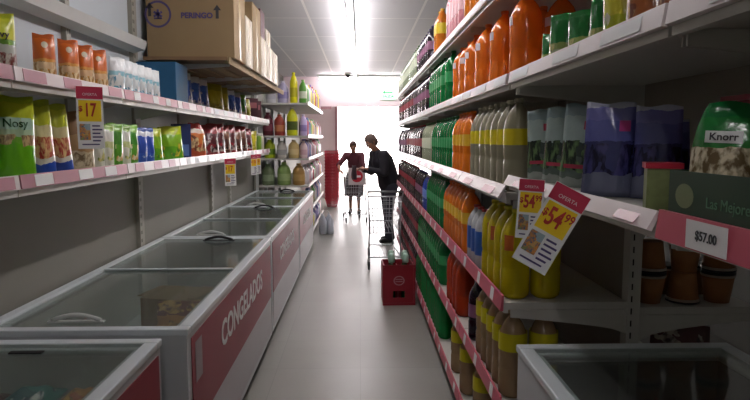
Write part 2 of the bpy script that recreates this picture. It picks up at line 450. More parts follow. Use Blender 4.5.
# deep board on the top carrying the cartons
t = thing('overhead_shelf', 'deep brown overhead shelf board carrying the cardboard cartons above the freezers', 'shelf', (0, 4.50, 0))
MB().box(WX+0.04, -0.97, 0.0, 3.15, 2.225, 2.25).build('board', kraft_dark, t)
MB().prism_y([(-0.968, 2.20), (-0.956, 2.20), (-0.953, 2.2485), (-0.965, 2.2485)], 0, 3.15).build('front_edge', kraft, t)
for k in range(4):
    MB().prism_y([(WX+0.04, 2.224), (-1.0, 2.224), (-1.0, 2.205), (WX+0.04, 2.165)], (0.22, 1.22, 2.0, 2.95)[k], (0.22, 1.22, 2.0, 2.95)[k]+0.006).build('bracket', white_metal, t)
for k in range(3):
    MB().box(-1.5+0.16*k, -1.42+0.16*k, 0.3, 3.0, 2.215, 2.2245).build('slat', kraft, t)

# ------------------------------------------------------------------ cartons on the overhead board
def carton(label, x0, x1, y0, y1, z0, z1, m, group=None, flaps=True):
    t = thing('cardboard_carton', label, 'box', ((x0+x1)/2, y0, z0), 0, group)
    w, d, h = x1-x0, y1-y0, z1-z0
    MB().box(-w/2, w/2, 0, d, 0, h).build('carton_body', m, t, bevel=0.004)
    if flaps:
        MB().box(w/2+0.0003, w/2+0.0012, d*0.44, d*0.56, h*0.02, h*0.98).build('tape_strip', tape, t)
        mb = MB(); mb.box(-w/2, -0.002, 0.002, d-0.002, h+0.0005, h+0.004); mb.box(0.002, w/2, 0.002, d-0.002, h+0.0005, h+0.004)
        mb.build('flap', m, t)
    return t
bx = carton('big tan carton printed PERINGO with a round emblem, beside the pale cartons', -1.575, -0.93, 4.58, 5.02, 2.251, 2.84, kraft)
text('lettering', 'PERINGO', 0.056, ink_blue, bx, (0.05, -0.002, 0.305), bold=0.002)
mb = MB()
ring = lambda r: [(r*math.cos(2*PI*k/32), r*math.sin(2*PI*k/32)) for k in range(32)]
cx, cz = -0.235, 0.315
for ro, ri in ((0.098, 0.083),):
    a, b = ring(ro), ring(ri)
    for k in range(32):
        j = (k+1) % 32
        mb.face([(cx+a[k][0], -0.001, cz+a[k][1]), (cx+a[j][0], -0.001, cz+a[j][1]), (cx+b[j][0], -0.001, cz+b[j][1]), (cx+b[k][0], -0.001, cz+b[k][1])])
mb.build('emblem_ring', ink_blue, bx)
mb = MB()
for ang in range(0, 360, 60):
    mb.box(-0.008, 0.008, -0.0012, -0.0006, 0.0, 0.035, Matrix.Translation((cx, 0, cz)) @ Matrix.Rotation(R(ang), 4, 'Y'))
mb.box(-0.03, 0.03, -0.0012, -0.0006, -0.035, -0.026, Matrix.Translation((cx, 0, cz)))
mb.build('emblem_star', ink_blue, bx)
for s, z0, sgn in ((-0.295, 0.36, 1), (0.20, 0.345, 1)):
    mb = MB(); mb.face([(s-0.03, -0.001, z0), (s+0.03, -0.001, z0), (s, -0.001, z0+0.04)]); mb.face([(s-0.011, -0.001, z0-0.06), (s+0.011, -0.001, z0-0.06), (s+0.011, -0.001, z0), (s-0.011, -0.001, z0)])
    mb.build('arrow_mark', ink, bx)
yy = 5.05
spec_ = [(0.30, 0.40, kraft_pale, 'short pale carton right behind the big tan printed carton'), (0.42, 0.58, kraft, 'tall tan carton standing behind the short pale carton'),
        (0.38, 0.36, kraft_pale, 'pale carton under the maroon box on the overhead board'), (0.36, 0.34, kraft_pale, 'pale carton second from the end of the overhead board'), (0.36, 0.33, kraft_pale, 'last pale carton at the far end of the overhead board')]
tops = []
for L_, h_, m_, lb in spec_:
    carton(lb, -1.5, -0.93, yy, yy+L_, 2.251, 2.251+h_, m_); tops.append((yy, L_, 2.251+h_)); yy += L_+0.02
y_, L_, z_ = tops[2]
carton('maroon box on top of a pale carton', -1.2, -0.94, y_+0.05, y_+0.30, z_+0.006, z_+0.27, maroon, flaps=False)
y_, L_, z_ = tops[3]
carton('small pale box stacked on the row of pale cartons', -1.25, -0.95, y_+0.05, y_+0.34, z_+0.006, z_+0.17, kraft_pale)
# blue box
t = thing('blue_box', 'blue cardboard box with dull red number standing on the upper shelf', 'box', (-1.447, 4.37, Z2+0.001))
MB().box(-0.139, 0.139, 0, 0.30, 0, 0.30).build('box_body', mat('blue card', '#1f5d86', 0.6), t, bevel=0.003)
MB().box(-0.125, 0.03, -0.0012, -0.0004, 0.02, 0.085).build('red_print_band', mat('blue band', '#1a4d70', 0.6), t)
text('lettering', '2018', 0.075, mat('dull red print', '#a04545', 0.6), t, (-0.045, -0.002, 0.052), bold=0.001)

# ------------------------------------------------------------------ bags on the freezer-side shelves
green_txt = mat('green ink', '#1d5a2e', 0.5)
m_nosy = printmat('bag lime', [(0, '#6fc41c'), (0.42, '#7fbf3a'), (0.5, '#b9d8b0'), (0.72, '#c2d022'), (0.9, '#a8c41a')], ('#9a7a55', '#d8c08a', 0.40, 0.52, 14, 0.40))
m_sand = printmat('bag sandwich', [(0, '#2450b4'), (0.16, '#e8e4d8'), (0.26, '#c98f4e'), (0.50, '#d8cf9a'), (0.66, '#b8c226'), (0.9, '#9aac1c')], ('#b5332a', '#e9c98c', 0.24, 0.5, 9, 0.36))
m_kraftbag = printmat('bag kraft', [(0, '#c9bd9c'), (0.33, '#a98a5c'), (0.6, '#8d6a44')], ('#d8cfae', '#7d6a4a', 0.08, 0.3, 8, 0.45), rough=0.45)
m_wg = printmat('pouch white green', [(0, '#d9dccb'), (0.45, '#c5d08e'), (0.6, '#dfe3d6'), (0.85, '#7fa838')], ('#5b8a2a', '#e0dd90', 0.2, 0.6, 6, 0.5))
m_gr = printmat('pouch green', [(0, '#58a02a'), (0.5, '#3f8f2c'), (0.8, '#7cb83a')], ('#d9a03a', '#e7e2c0', 0.15, 0.5, 6, 0.5))
m_bl = printmat('pouch blue', [(0, '#3560c0'), (0.3, '#2a52b4'), (0.75, '#d7dde6'), (0.88, '#2b4f9e')], ('#e6e9ef', '#5f87c9', 0.2, 0.6, 7, 0.52))
m_br = printmat('bag bright green', [(0, '#63b41f'), (0.4, '#8fc926'), (0.75, '#c9d92c')], ('#e6d24a', '#3a8a2c', 0.1, 0.5, 6, 0.54))
m_or = printmat('bag round orange', [(0, '#c4562a'), (0.4, '#d9792f'), (0.7, '#e8d8c6'), (0.82, '#b8322a')], ('#7d3a22', '#f0d9a0', 0.2, 0.65, 7, 0.42))
m_rd = printmat('bag dark red', [(0, '#8c1f2a'), (0.35, '#5a2028'), (0.7, '#9c2a34')], ('#cfc5bd', '#33181c', 0.1, 0.6, 7, 0.47))
m_bn = printmat('bag brown', [(0, '#5d3428'), (0.5, '#7a4a33'), (0.8, '#a03030')], ('#d0b9a0', '#30201a', 0.15, 0.6, 8, 0.5))
m_orange = printmat('bag orange', [(0, '#c9831f'), (0.2, '#d99a3a'), (0.42, '#e0a04a'), (0.5, '#d76a1e'), (0.9, '#c25a18')], ('#a8742a', '#f2dcae', 0.12, 0.45, 9, 0.42))
m_cyan = printmat('bag white cyan', [(0, '#3f9fb8'), (0.22, '#dfe6e6'), (0.5, '#8fc6d2'), (0.62, '#e3e9ea')], ('#2f88a8', '#eef2f2', 0.2, 0.6, 5, 0.5))
m_blw = printmat('bag blue white', [(0, '#d7dde8'), (0.2, '#3464d0'), (0.6, '#4878dc'), (0.8, '#e6ebf2')], ('#f0f2f6', '#2448a4', 0.2, 0.8, 6, 0.5))
m_yel = printmat('bag yellow', [(0, '#b9a81c'), (0.3, '#c8bc22'), (0.75, '#a8a01e')], ('#6a7a1c', '#e6dc60', 0.2, 0.7, 6, 0.52))
m_wavy = printmat('bag clear', [(0, '#9a8b80'), (0.1, '#8f4038'), (0.35, '#b9bdb4'), (0.48, '#5c8a22'), (0.56, '#c9d02a'), (0.9, '#b5c020')], ('#6f2c28', '#c9c4b8', 0.05, 0.36, 9, 0.40))
GL = 'bags on the lower freezer-side shelf'; GU = 'bags on the upper freezer-side shelf'
X0 = -1.425
zl, zu = Z1+0.001, Z2+0.001
bag('green_bag', 'lime green bag cut by the picture edge beside the bag lettered Nosy', 'bag', (X0-0.02, 2.285, zl), R(38), 0.16, 0.32, 0.08, m_nosy, GL, 3)
def ex_n(o, pj):
    patch('print_panel', mat('mint print', '#b8dcc8', 0.35), o, pj, -0.062, 0.066, 0.20, 0.248)
bag('green_bag', 'tall lime green bag lettered Nosy beside the sandwich bag', 'bag', (X0, 2.50, zl), R(36), 0.17, 0.335, 0.085, m_nosy, GL, 4, lettering=[('Nosy', 0.047, green_txt, 0.008, 0.224, 0.9)], extra=ex_n)
bag('sandwich_bag', 'yellow bag with sandwich picture and blue foot next to the Nosy bag', 'bag', (X0, 2.69, zl), R(36), 0.155, 0.33, 0.085, m_sand, GL, 5)
bag('sandwich_bag', 'yellow bag with sandwich picture and blue foot beside the kraft bag', 'bag', (X0, 2.86, zl), R(38), 0.15, 0.32, 0.085, m_sand, GL, 6)
bag('kraft_bag', 'brown kraft bag behind the hanging price sign 17', 'bag', (X0, 3.06, zl), R(36), 0.17, 0.30, 0.09, m_kraftbag, GL, 7)
for k, (y, mm, h) in enumerate([(3.22, m_wg, .24), (3.34, m_wg, .24), (3.47, m_gr, .25), (3.59, m_wg, .24), (3.71, m_gr, .25)]):
    bag('standing_pouch', ['pale standing pouch right beside the kraft bag', 'second pale pouch from the kraft bag', 'green pouch between two pale pouches', 'pale pouch between two green pouches', 'green pouch beside the blue pouches'][k], 'pouch', (X0+0.02, y, zl), R(58), 0.12, h, 0.075, mm, GL, 20+k)
for k, y in enumerate([3.86, 4.0]):
    bag('blue_pouch', ['blue and white pouch next to the green pouch', 'blue and white pouch next to the slim yellow-green bag'][k], 'pouch', (X0+0.02, y, zl), R(58), 0.12, 0.235, 0.08, m_bl, GL, 30+k)
bag('slim_bag', 'slim yellow-green bag beside the blue pouches', 'bag', (X0+0.01, 4.20, zl), R(45), 0.12, 0.235, 0.07, m_br, GL, 33)
bag('bright_green_bag', 'broad bright green and yellow bag beside the dark blue box', 'bag', (X0, 4.58, zl), R(32), 0.19, 0.255, 0.09, m_br, GL, 34)
t = thing('blue_carton', 'dark blue carton beside the round orange bag', 'box', (X0-0.01, 4.88, zl), R(38), GL)
MB().box(-0.07, 0.07, -0.03, 0.03, 0, 0.285).build('carton_body', mat('navy card', '#1c2f66', 0.45), t, bevel=0.002)
MB().box(-0.05, 0.05, -0.0312, -0.0302, 0.03, 0.12).build('print_panel', mat('navy panel', '#5a78b4', 0.45), t)
bag('round_bag', 'round-topped orange bag with red top beside the dark blue carton', 'bag', (X0, 5.22, zl), R(48), 0.24, 0.30, 0.13, m_or, GL, 36, round_=0.45)
reds = [(5.75, m_rd), (6.02, m_rd), (6.29, m_bn), (6.58, m_rd), (6.90, m_bn), (7.22, m_bn), (7.56, m_rd)]
for k, (y, mm) in enumerate(reds):
    bag('dark_bag', '%s dark red or brown bag beyond the round orange bag' % ORD[k], 'bag', (X0+0.0, y, zl), R(48), 0.22, 0.29+0.02*(k % 2), 0.13, mm, GL, 40+k, tilt=R(-5))
bag('yellow_green_bag', 'yellow-green bag beside the last dark bag on the lower shelf', 'bag', (X0, 7.92, zl), R(45), 0.17, 0.27, 0.09, m_yel, GL, 48)
for k, (y, c) in enumerate([(8.16, '#7aa32c'), (8.36, '#c9c3b0')]):
    t = thing('jar', ['squat green jar near the end of the lower freezer-side shelf', 'pale jar at the end of the lower freezer-side shelf'][k], 'jar', (-1.38, y, zl), 0, GL)
    MB().lathe([(0.05, 0), (0.055, 0.01), (0.055, 0.19), (0.04, 0.21)], 16).build('jar_body', mat('jar %d' % k, c, 0.3), t)
    MB().lathe([(0.044, 0.211), (0.044, 0.235), (0.04, 0.24)], 16).build('lid', mat('jar lid', '#d8d8d0', 0.4), t)
# upper shelf
bag('clear_bag', 'clear bag with yellow-green header and red filling on the upper shelf', 'bag', (X0, 2.43, zu), R(38), 0.15, 0.245, 0.09, m_wavy, GU, 60, lettering=[('Wavy', 0.038, ink, 0.0, 0.158, 1.0)])
bag('clear_bag', 'yellow-green bag behind the clear bag on the upper shelf', 'bag', (X0, 2.28, zu), R(38), 0.15, 0.25, 0.09, m_wavy, GU, 61)
def ex_o(o, pj):
    patch('label_panel', mat('orange label', '#e9c79a', 0.4), o, pj, -0.03, 0.03, 0.075, 0.105); patch('emblem', mat('orange emblem', '#e8dcc2', 0.4), o, pj, -0.014, 0.014, 0.17, 0.20, ell=True)
for k, (y, x) in enumerate([(2.87, -0.035), (3.03, 0.0), (3.20, 0.0), (3.37, 0.0)]):
    bag('orange_bag', ['orange bag closest to the clear bag, beside the shelf upright', 'second orange bag from the shelf upright', 'third orange bag from the shelf upright', 'orange bag beside the white and turquoise pouches'][k], 'bag', (X0+x, y, zu), R(36), 0.10, 0.235, 0.075, m_orange, 'orange bags', 62, base=0.8, extra=ex_o, share='ob')
for k, y in enumerate([3.52, 3.645, 3.77, 3.895, 4.02, 4.145]):
    bag('turquoise_pouch', '%s white and turquoise pouch from the orange bags' % ORD[k], 'pouch', (X0+0.03, y, zu), R(55), 0.11, 0.215, 0.07, m_cyan, 'turquoise pouches', 70, share='cy')
for k, (y, mm, w, h, lb) in enumerate([(4.95, m_blw, .20, .28, 'blue and white bag beside the blue box'), (5.22, m_blw, .20, .28, 'blue and white bag second from the blue box'), (5.50, m_blw, .19, .28, 'blue and white bag beside the big yellow bag'),
        (5.95, m_yel, .27, .33, 'big yellow bag leaning back on the upper shelf'), (6.30, m_yel, .22, .31, 'yellow bag behind the big yellow bag'), (6.66, m_blw, .21, .28, 'blue bag just beyond the yellow bags'), (6.98, m_blw, .21, .28, 'deep blue bag beside the green bag'),
        (7.32, m_gr, .20, .28, 'green bag on the upper shelf beside the blue bag'), (7.66, m_yel, .16, .25, 'small yellow-green bag beyond the green bag')]):
    bag('snack_bag', lb, 'bag', (X0-0.005, y, zu), R(50), w, min(h, 0.285), 0.10, mm, GU, 80+k, tilt=R(-5))
for k, (y, h) in enumerate([(7.95, .28), (8.2, .26)]):
    t = thing('maroon_box', ['upright maroon box beyond the small yellow-green bag', 'last maroon box at the end of the upper shelf'][k], 'box', (-1.42, y, zu), R(30), GU)
    MB().box(-0.08, 0.08, -0.05, 0.05, 0, h).build('box_body', maroon, t, bevel=0.002)
    MB().box(-0.06, 0.06, -0.0512, -0.0503, h*.55, h*.8).build('print_panel', mat('maroon panel', '#a8646a', 0.5), t)

# ------------------------------------------------------------------ price signs
def price_sign(label, loc, rot, w, h, big, small='', group='hanging price signs', pic=True):
    t = thing('price_sign', label, 'price sign', loc, 0, group); t.rotation_euler = rot
    # hangs from its top edge: local z from -h to 0, faces -Y, slightly curled paper
    def curl(z): return 0.02*h*math.sin(PI*(-z/h))
    def sheet(name, x0, x1, z0, z1, m, off):
        mb = MB(); n = 8
        P = [[mb.bm.verts.new((x, -off+curl(z0+(z1-z0)*j/n)*1.0, z0+(z1-z0)*j/n)) for x in (x0, x1)] for j in range(n+1)]
        Q = [[mb.bm.verts.new((x, -off+0.0005+curl(z0+(z1-z0)*j/n)*1.0, z0+(z1-z0)*j/n)) for x in (x0, x1)] for j in range(n+1)]
        for j in range(n):
            mb.bm.faces.new((P[j][0], P[j][1], P[j+1][1], P[j+1][0])); mb.bm.faces.new((Q[j][1], Q[j][0], Q[j+1][0], Q[j+1][1]))
            mb.bm.faces.new((P[j][0], P[j+1][0], Q[j+1][0], Q[j][0])); mb.bm.faces.new((P[j][1], Q[j][1], Q[j+1][1], P[j+1][1]))
        mb.bm.faces.new((P[0][0], Q[0][0], Q[0][1], P[0][1])); mb.bm.faces.new((P[n][0], P[n][1], Q[n][1], Q[n][0]))
        return mb.build(name, m, t, smooth=False)
    pj = lambda p: Vector((p.x, -0.0018 + curl(p.z) + max(-0.0003, min(0.0003, p.y)), p.z))
    sheet('sheet', -w/2, w/2, -h, 0, paper, 0.0)
    sheet('header', -w/2+0.001, w/2-0.001, -h*0.2, -0.001, sign_red, 0.0006)
    sheet('price_panel', -w*0.42, w*0.42, -h*0.56, -h*0.22, sign_yel, 0.0006)
    text('lettering', 'OFERTA', w*0.15, white_txt, t, (0, 0, -h*0.13), proj=pj, depth=0.0003)
    text('price_numerals', big, h*0.30, num_red, t, (-w*0.05 if small else 0, 0, -h*0.385), proj=pj, sx=0.62 if len(big) > 1 else 0.8, bold=0.0016, depth=0.0003)
    text('currency_mark', '$', h*0.12, num_red, t, (-w*0.35, 0, -h*0.36), proj=pj, bold=0.0006, depth=0.0003)
    if small: text('price_cents', small, h*0.14, num_red, t, (w*0.31, 0, -h*0.32), proj=pj, sx=0.8, bold=0.0006, depth=0.0003)
    if pic:
        sheet('product_picture', -w*0.42, -w*0.02, -h*0.86, -h*0.60, printmat('picture print', [(0, '#8a8f5a'), (0.3, '#c9a060'), (0.6, '#9ab0b8')], ('#d08a3a', '#5a6a78', 0, 1, 5, 0.45), rough=0.6), 0.0006)
    mb = MB()
    for k in range(5):
        z = -h*(0.63+0.06*k); ww = w*(0.38 if k % 2 else 0.3)
        mb.box(w*0.05, w*0.05+ww, curl(z)-0.0012, curl(z)-0.0006, z-h*0.012, z+h*0.012)
    mb.box(-w*0.35, w*0.3, curl(-h*.93)-0.0012, curl(-h*.93)-0.0006, -h*0.94, -h*0.92)
    mb.build('small_print', ink_blue, t)
    return t
price_sign('hanging price sign 17 on yellow, over the kraft bag', (LX+0.06, 2.82, Z2-0.005), (0, 0, R(36)), 0.115, 0.285, '17')
price_sign('price sign hanging over a freezer below the red bags', (LX+0.065, 5.75, Z1-0.02), (0, 0, R(30)), 0.11, 0.26, '17')
price_sign('faded price strip below the lower shelf, first of two together', (LX+0.045, 7.15, Z1-0.02), (0, 0, R(30)), 0.075, 0.24, '19', pic=False)
price_sign('faded price strip below the lower shelf, second of two together', (LX+0.045, 7.42, Z1-0.02), (0, 0, R(25)), 0.075, 0.24, '19', pic=False)
price_sign('straight-hanging price sign 54.99 under the picture packets', (0.508, 1.755, 1.532), (0, R(3), R(-20)), 0.074, 0.178, '54', '99')
price_sign('price sign 54.99 swung out aslant into the aisle', (0.500, 1.385, 1.532), (0, R(28), R(-16)), 0.088, 0.212, '54', '99')

# ------------------------------------------------------------------ freezers
def freezer(label, xf, xb, y0, y1, lett=None, side=1, handles=True, near_emblem=False, dividers=0.5, red=True, zin=0.45, lm=None):
    """xf: aisle-side face, xb: wall side; side=+1 when the aisle is on +X"""
    t = thing('chest_freezer', label, 'freezer', (0, y0, 0))
    L = y1-y0; H = 0.845; lo, hi = min(xf, xb), max(xf, xb); th = 0.06
    mb = MB()   # hollow body: four walls and a bottom
    mb.box(lo, hi, 0, th, 0.08, H); mb.box(lo, hi, L-th, L, 0.08, H); mb.box(lo, lo+th, th, L-th, 0.08, H); mb.box(hi-th, hi, th, L-th, 0.08, H); mb.box(lo+th, hi-th, th, L-th, 0.08, zin)
    mb.build('cabinet', freezer_white, t)
    mb = MB(); e = 0.003
    mb.box(lo+th, lo+th+e, th, L-th, zin+0.002, H-0.02); mb.box(hi-th-e, hi-th, th, L-th, zin+0.002, H-0.02); mb.box(lo+th, hi-th, th, th+e, zin+0.002, H-0.02); mb.box(lo+th, hi-th, L-th-e, L-th, zin+0.002, H-0.02); mb.box(lo+th, hi-th, th, L-th, zin+0.0005, zin+0.0035)
    mb.build('liner', lm or freezer_liner, t)
    mb = MB(); mb.box(lo+0.05, hi-0.05, 0.05, L-0.05, 0, 0.08); mb.build('plinth', rubber, t)
    mb = MB()   # aluminium rim frame, a raised outer lip and an inner track
    for (a, b_, c, d) in ((lo-0.008, hi+0.008, -0.006, 0.045), (lo-0.008, hi+0.008, L-0.045, L+0.006), (lo-0.008, lo+0.045, 0.045, L-0.045), (hi-0.045, hi+0.008, 0.045, L-0.045)):
        mb.box(a, b_, c, d, H+0.0005, H+0.028)
    for (a, b_, c, d) in ((lo+0.045, hi-0.045, 0.045, 0.075), (lo+0.045, hi-0.045, L-0.075, L-0.045), (lo+0.045, lo+0.072, 0.075, L-0.075), (hi-0.072, hi-0.045, 0.075, L-0.075)):
        mb.box(a, b_, c, d, H-0.004, H+0.012)
    mb.build('rim', freezer_rim, t, bevel=0.005)
    fx = xf + side*0.0005; fx2 = xf + side*0.004
    if red:
        z0 = 0.40
        mb = MB(); mb.prism_y([(fx, z0), (fx2, z0), (fx2, H-0.03), (fx, H-0.03)], 0.055, L-0.03)
        fp = mb.build('front_panel', freezer_red, t)
        if lett:
            for (s, size, yc, zc) in lett:
                text('lettering', s, size, white_txt, fp, (xf+side*0.0058, yc, zc), rot=(PI/2, 0, side*PI/2), bold=0.004, depth=0.001)
        if near_emblem:
            MB().box(fx2+side*0.0002 if side > 0 else fx2-0.0012, fx2+0.0012 if side > 0 else fx2-0.0002, near_emblem-0.045, near_emblem+0.03, 0.70, 0.745).build('emblem', mat('emblem grey', '#8f8a8a', 0.3, metal=0.5), fp, bevel=0.003)
        MB().box(min(fx, fx2), max(fx, fx2), 0.055, L-0.03, 0.12, z0-0.001).build('lower_panel', mat('lower panel', '#a7a3a6', 0.35), t)
    # two sliding glass lids
    gm = glass_lid
    for k, (a, b_, z) in enumerate(((0.05, L*dividers+0.02, H+0.013), (L*dividers-0.02, L-0.05, H+0.0205))):
        lid = MB().box(lo+0.05, hi-0.05, a, b_, z, z+0.005).build('glass_lid', gm, t)
        mb = MB()
        yb = (b_-0.022, b_) if k == 0 else (a, a+0.022)
        mb.box(lo+0.05, hi-0.05, yb[0], yb[1], z+0.0052, z+0.0125)
        mb.build('lid_edge', freezer_rim, lid)
        if handles:
            ym = a+0.09 if k == 0 else b_-0.09
            xm = (lo+hi)/2 + (-0.08 if k == 0 else 0.06)
            mb = MB(); n = 10
            if handles != 'dark': mb.tube([(xm-0.105+0.21*i/n, ym + 0.0, z+0.012+0.024*math.sin(PI*i/n)) for i in range(n+1)], 0.010, 8)
            if handles == 'dark': xm -= 0.10
            mb.box(xm-(0.12 if handles != 'dark' else 0.06), xm+(0.12 if handles != 'dark' else 0.06), ym-0.012, ym+0.012, z+0.0053, z+0.010)
            mb.build('handle', rubber if (handles == 'dark' or k == 1) else white_metal, lid)
    return t
freezer('closest open-top chest freezer at the lower corner with frozen bags inside', -0.785, -1.58, -0.1, 2.30, near_emblem=2.08, lett=[('CONGELADOS', 0.17, 1.68, 0.62)], zin=0.65, handles='dark')
f2 = freezer('long red chest freezer lettered CONGELADOS with brown sacks under its glass', -0.715, -1.58, 2.42, 4.735, lett=[('CONGELADOS', 0.19, 1.22, 0.64)])
MB().box(-0.7105, -0.7095, 0.10, 0.21, 0.60, 0.78).build('grey_sticker', mat('grey sticker', '#8e7f80', 0.4), f2)
freezer('red chest freezer just beyond the one lettered CONGELADOS', -0.715, -1.58, 4.775, 6.93, lett=[('CONGELADOS', 0.17, 1.05, 0.63)])
freezer('last chest freezer of the row, next to the tall end unit', -0.715, -1.58, 6.97, 9.08, lett=[('CONGELADOS', 0.17, 1.05, 0.63)])
freezer('white chest freezer under the empty shelf bay, dark glass top', 0.60, 1.40, -0.2, 2.20, side=-1, red=False, handles=False, lm=mat('liner dark', '#4c504e', 0.5))
# frozen goods
def frozen(name, label, loc, rz, w, h, d, m, seed):
    mb = MB(); bag_mesh(mb, w, h, d, seed, base=0.35)
    o = mb.build(name, m); o.rotation_euler = (R(-90), 0, rz)
    o.location = (loc[0], loc[1], loc[2]+d*0.5*0.95+0.008)
    return tag(o, label, 'frozen food bag', 'frozen food in the freezers')
m_brn = printmat('sack brown', [(0, '#8a5a34'), (0.5, '#74492c')], ('#a8743c', '#5a3824', 0, 1, 5, 0.45), rough=0.6)
m_fro = printmat('frozen print', [(0, '#b2562a'), (0.4, '#c98a3a'), (0.7, '#7d2a22')], ('#e0b45a', '#5f2a1c', 0, 1, 6, 0.45), rough=0.4)
m_frb = printmat('frozen print blue', [(0, '#2a6a6e'), (0.5, '#3f8a84')], ('#d6dcd8', '#1f4a5a', 0, 1, 6, 0.52), rough=0.4)
m_frr = printmat('frozen print red', [(0, '#7a2028'), (0.5, '#5a2a2a')], ('#b8a89a', '#3a1418', 0, 1, 6, 0.5), rough=0.4)
zf = 0.455
# kraft boxes and sacks in the CONGELADOS freezer
t = thing('kraft_box', 'open brown carton under the glass of the CONGELADOS freezer', 'box', (-1.13, 3.66, zf), R(-14))
MB().box(-0.15, 0.15, -0.16, 0.16, 0, 0.25).build('carton_body', kraft, t)
for s in (-1, 1):
    MB().box(s*0.141 if s > 0 else -0.19, 0.19 if s > 0 else -0.141, -0.13, 0.13, 0.252, 0.256).build('flap', kraft, t)
frozen('frozen_sack', 'brown sack beside the open carton in the CONGELADOS freezer', (-1.24, 3.12, zf), R(10), 0.26, 0.26, 0.15, m_brn, 90)
bag('frozen_pack', 'orange and cream frozen bag propped on the open carton in the CONGELADOS freezer', 'frozen food bag', (-1.02, 3.30, zf), R(6), 0.26, 0.28, 0.10, m_fro, 'frozen food in the freezers', 91, tilt=R(-10))
frozen('frozen_pack', 'dull red frozen bag under the rear lid of the CONGELADOS freezer', (-1.10, 4.15, zf), R(10), 0.30, 0.34, 0.12, m_frr, 92)
for k, (x, y, z, mm, lb) in enumerate([(-1.355, 1.82, 0.655, m_frr, 'dark red frozen bag toward the wall side in the closest freezer'), (-1.15, 1.86, 0.655, m_frb, 'teal frozen bag in the closest freezer, at its far end'), (-0.95, 1.84, 0.655, m_fro, 'orange frozen bag on the aisle side of the closest freezer'),
        (-1.37, 1.40, 0.655, m_fro, 'orange frozen bag beside the dark red one in the closest freezer'), (-1.10, 1.40, 0.655, m_brn, 'brown frozen bag in the middle of the closest freezer'),
        (0.80, 1.70, zf, m_frb, 'teal frozen bag under the dark glass of the white freezer'), (1.06, 1.72, zf, m_frr, 'dark red frozen bag under the dark glass of the white freezer'), (1.22, 1.30, zf, m_brn, 'brown frozen bag under the dark glass of the white freezer')]):
    frozen('frozen_pack', lb, (x, y, z), R(4*(k % 3-1)), 0.155, 0.31, 0.14, mm, 100+k)
for k, (x, y) in enumerate([(-1.1, 5.25), (-1.02, 6.0), (-1.1, 7.4), (-1.02, 8.2)]):
    frozen('frozen_pack', ['frozen bag near the front of the second red freezer', 'frozen bag at the back of the second red freezer', 'frozen bag near the front of the last freezer', 'frozen bag at the back of the last freezer'][k], (x, y, zf), R(8*k-12), 0.28, 0.34, 0.16, [m_frr, m_brn][k % 2], 120+k)

# ------------------------------------------------------------------ gondola with the drinks
GX, GB = 0.56, 1.07
def r_bracket(mb, x0, x1, z, y, th=0.006):
    n = 8; prof = [(x0, z-0.002), (x1, z-0.002)]
    for i in range(n+1):
        u = i/n; prof.append((x1-(x1-x0)*u, z-0.10+0.068*(u**0.6)))
    mb.prism_y(prof, y, y+th)
def right_bay(label, y0, y1, levels, back=True, back_z0=0.05, far_side=False):
    t = thing('shelving_unit', label, 'shelf unit', (0, y0, 0)); L = y1-y0
    for yy in (0.0,):
        mb = MB(); mb.box(GB, GB+0.05, yy+0.001, yy+0.058, 0 if back_z0 < 1 else 0.9, 2.5); mb.mi = 1
        for k in range(22): mb.box(GB+0.012, GB+0.018, yy+0.0002, yy+0.0008, (0.5 if back_z0 < 1 else 1.0)+k*0.05, (0.525 if back_z0 < 1 else 1.025)+k*0.05)
        mb.build('upright', [shelf_white, slot_dark], t)
    if back: MB().box(GB+0.012, GB+0.03, 0.06, L-0.004, back_z0, 2.48).build('back_panel', mat('gondola back', '#8a8378', 0.6), t)
    if levels and levels[0][0] < 0.3:
        MB().box(GX+0.05, GB, 0.01, L-0.01, 0, 0.10).build('plinth', mat('plinth grey', '#6b6764', 0.6), t)
    for (z, style) in levels:
        mb = MB(); mb.box(GX+0.012, GB-0.002, 0.004, L-0.004, z-0.028, z); mb.box(GX+0.012, GX+0.03, 0.004, L-0.004, z-0.042, z-0.028)
        mb.build('shelf', shelf_white, t)
        if z > 0.3:
            mb = MB(); r_bracket(mb, GX+0.04, GB-0.004, z-0.028, 0.003); mb.build('bracket', shelf_white, t)
            mb = MB(); r_bracket(mb, GX+0.04, GB-0.004, z-0.028, L-0.009); mb.build('bracket', shelf_white, t)
        if style == 'flap': pr = [(GX-0.022, z-0.018), (GX-0.012, z-0.022), (GX+0.016, z+0.03), (GX+0.008, z+0.03)]
        elif style == 'mixed': pr = [(GX-0.012, z-0.022), (GX-0.002, z-0.026), (GX+0.016, z+0.012), (GX+0.008, z+0.014)]
        elif style == 'pale': pr = [(GX-0.002, z-0.022), (GX+0.010, z-0.024), (GX+0.012, z+0.020), (GX+0.004, z+0.020)]
        elif style == 'tray': pr = [(GX-0.002, z-0.036), (GX+0.010, z-0.036), (GX+0.012, z+0.018), (GX+0.004, z+0.018)]
        else: pr = [(GX-0.002, z-0.034), (GX+0.010, z-0.034), (GX+0.012, z+0.03), (GX+0.004, z+0.03)]
        m = {'tray': mat('rail rose', '#c25a6c', 0.35), 'flap': rail_pale, 'pale': rail_pale, 'red': rail_red, 'mixed': rail_pale}[style]
        mb = MB(); mb.prism_y(pr, 0.004, L-0.004); rl = mb.build('price_rail', m, t)
        xa, za = pr[0]; xb, zb = pr[3]
        n = {'flap': 2, 'pale': 3, 'red': 3, 'mixed': 4, 'tray': 1}[style]
        lw = {'flap': 0.2, 'pale': 0.2, 'red': 0.055, 'mixed': 0.10, 'tray': 0.1}[style]
        price_labels(rl, ((xa-0.0014, za+0.006), (xb-0.0014, zb-0.006), 0.0012), [L*(k+0.5)/n+random.uniform(-.05, .05) for k in range(n)], lw,
                     rail_pink if style in ('flap', 'mixed') else paper)
    return t
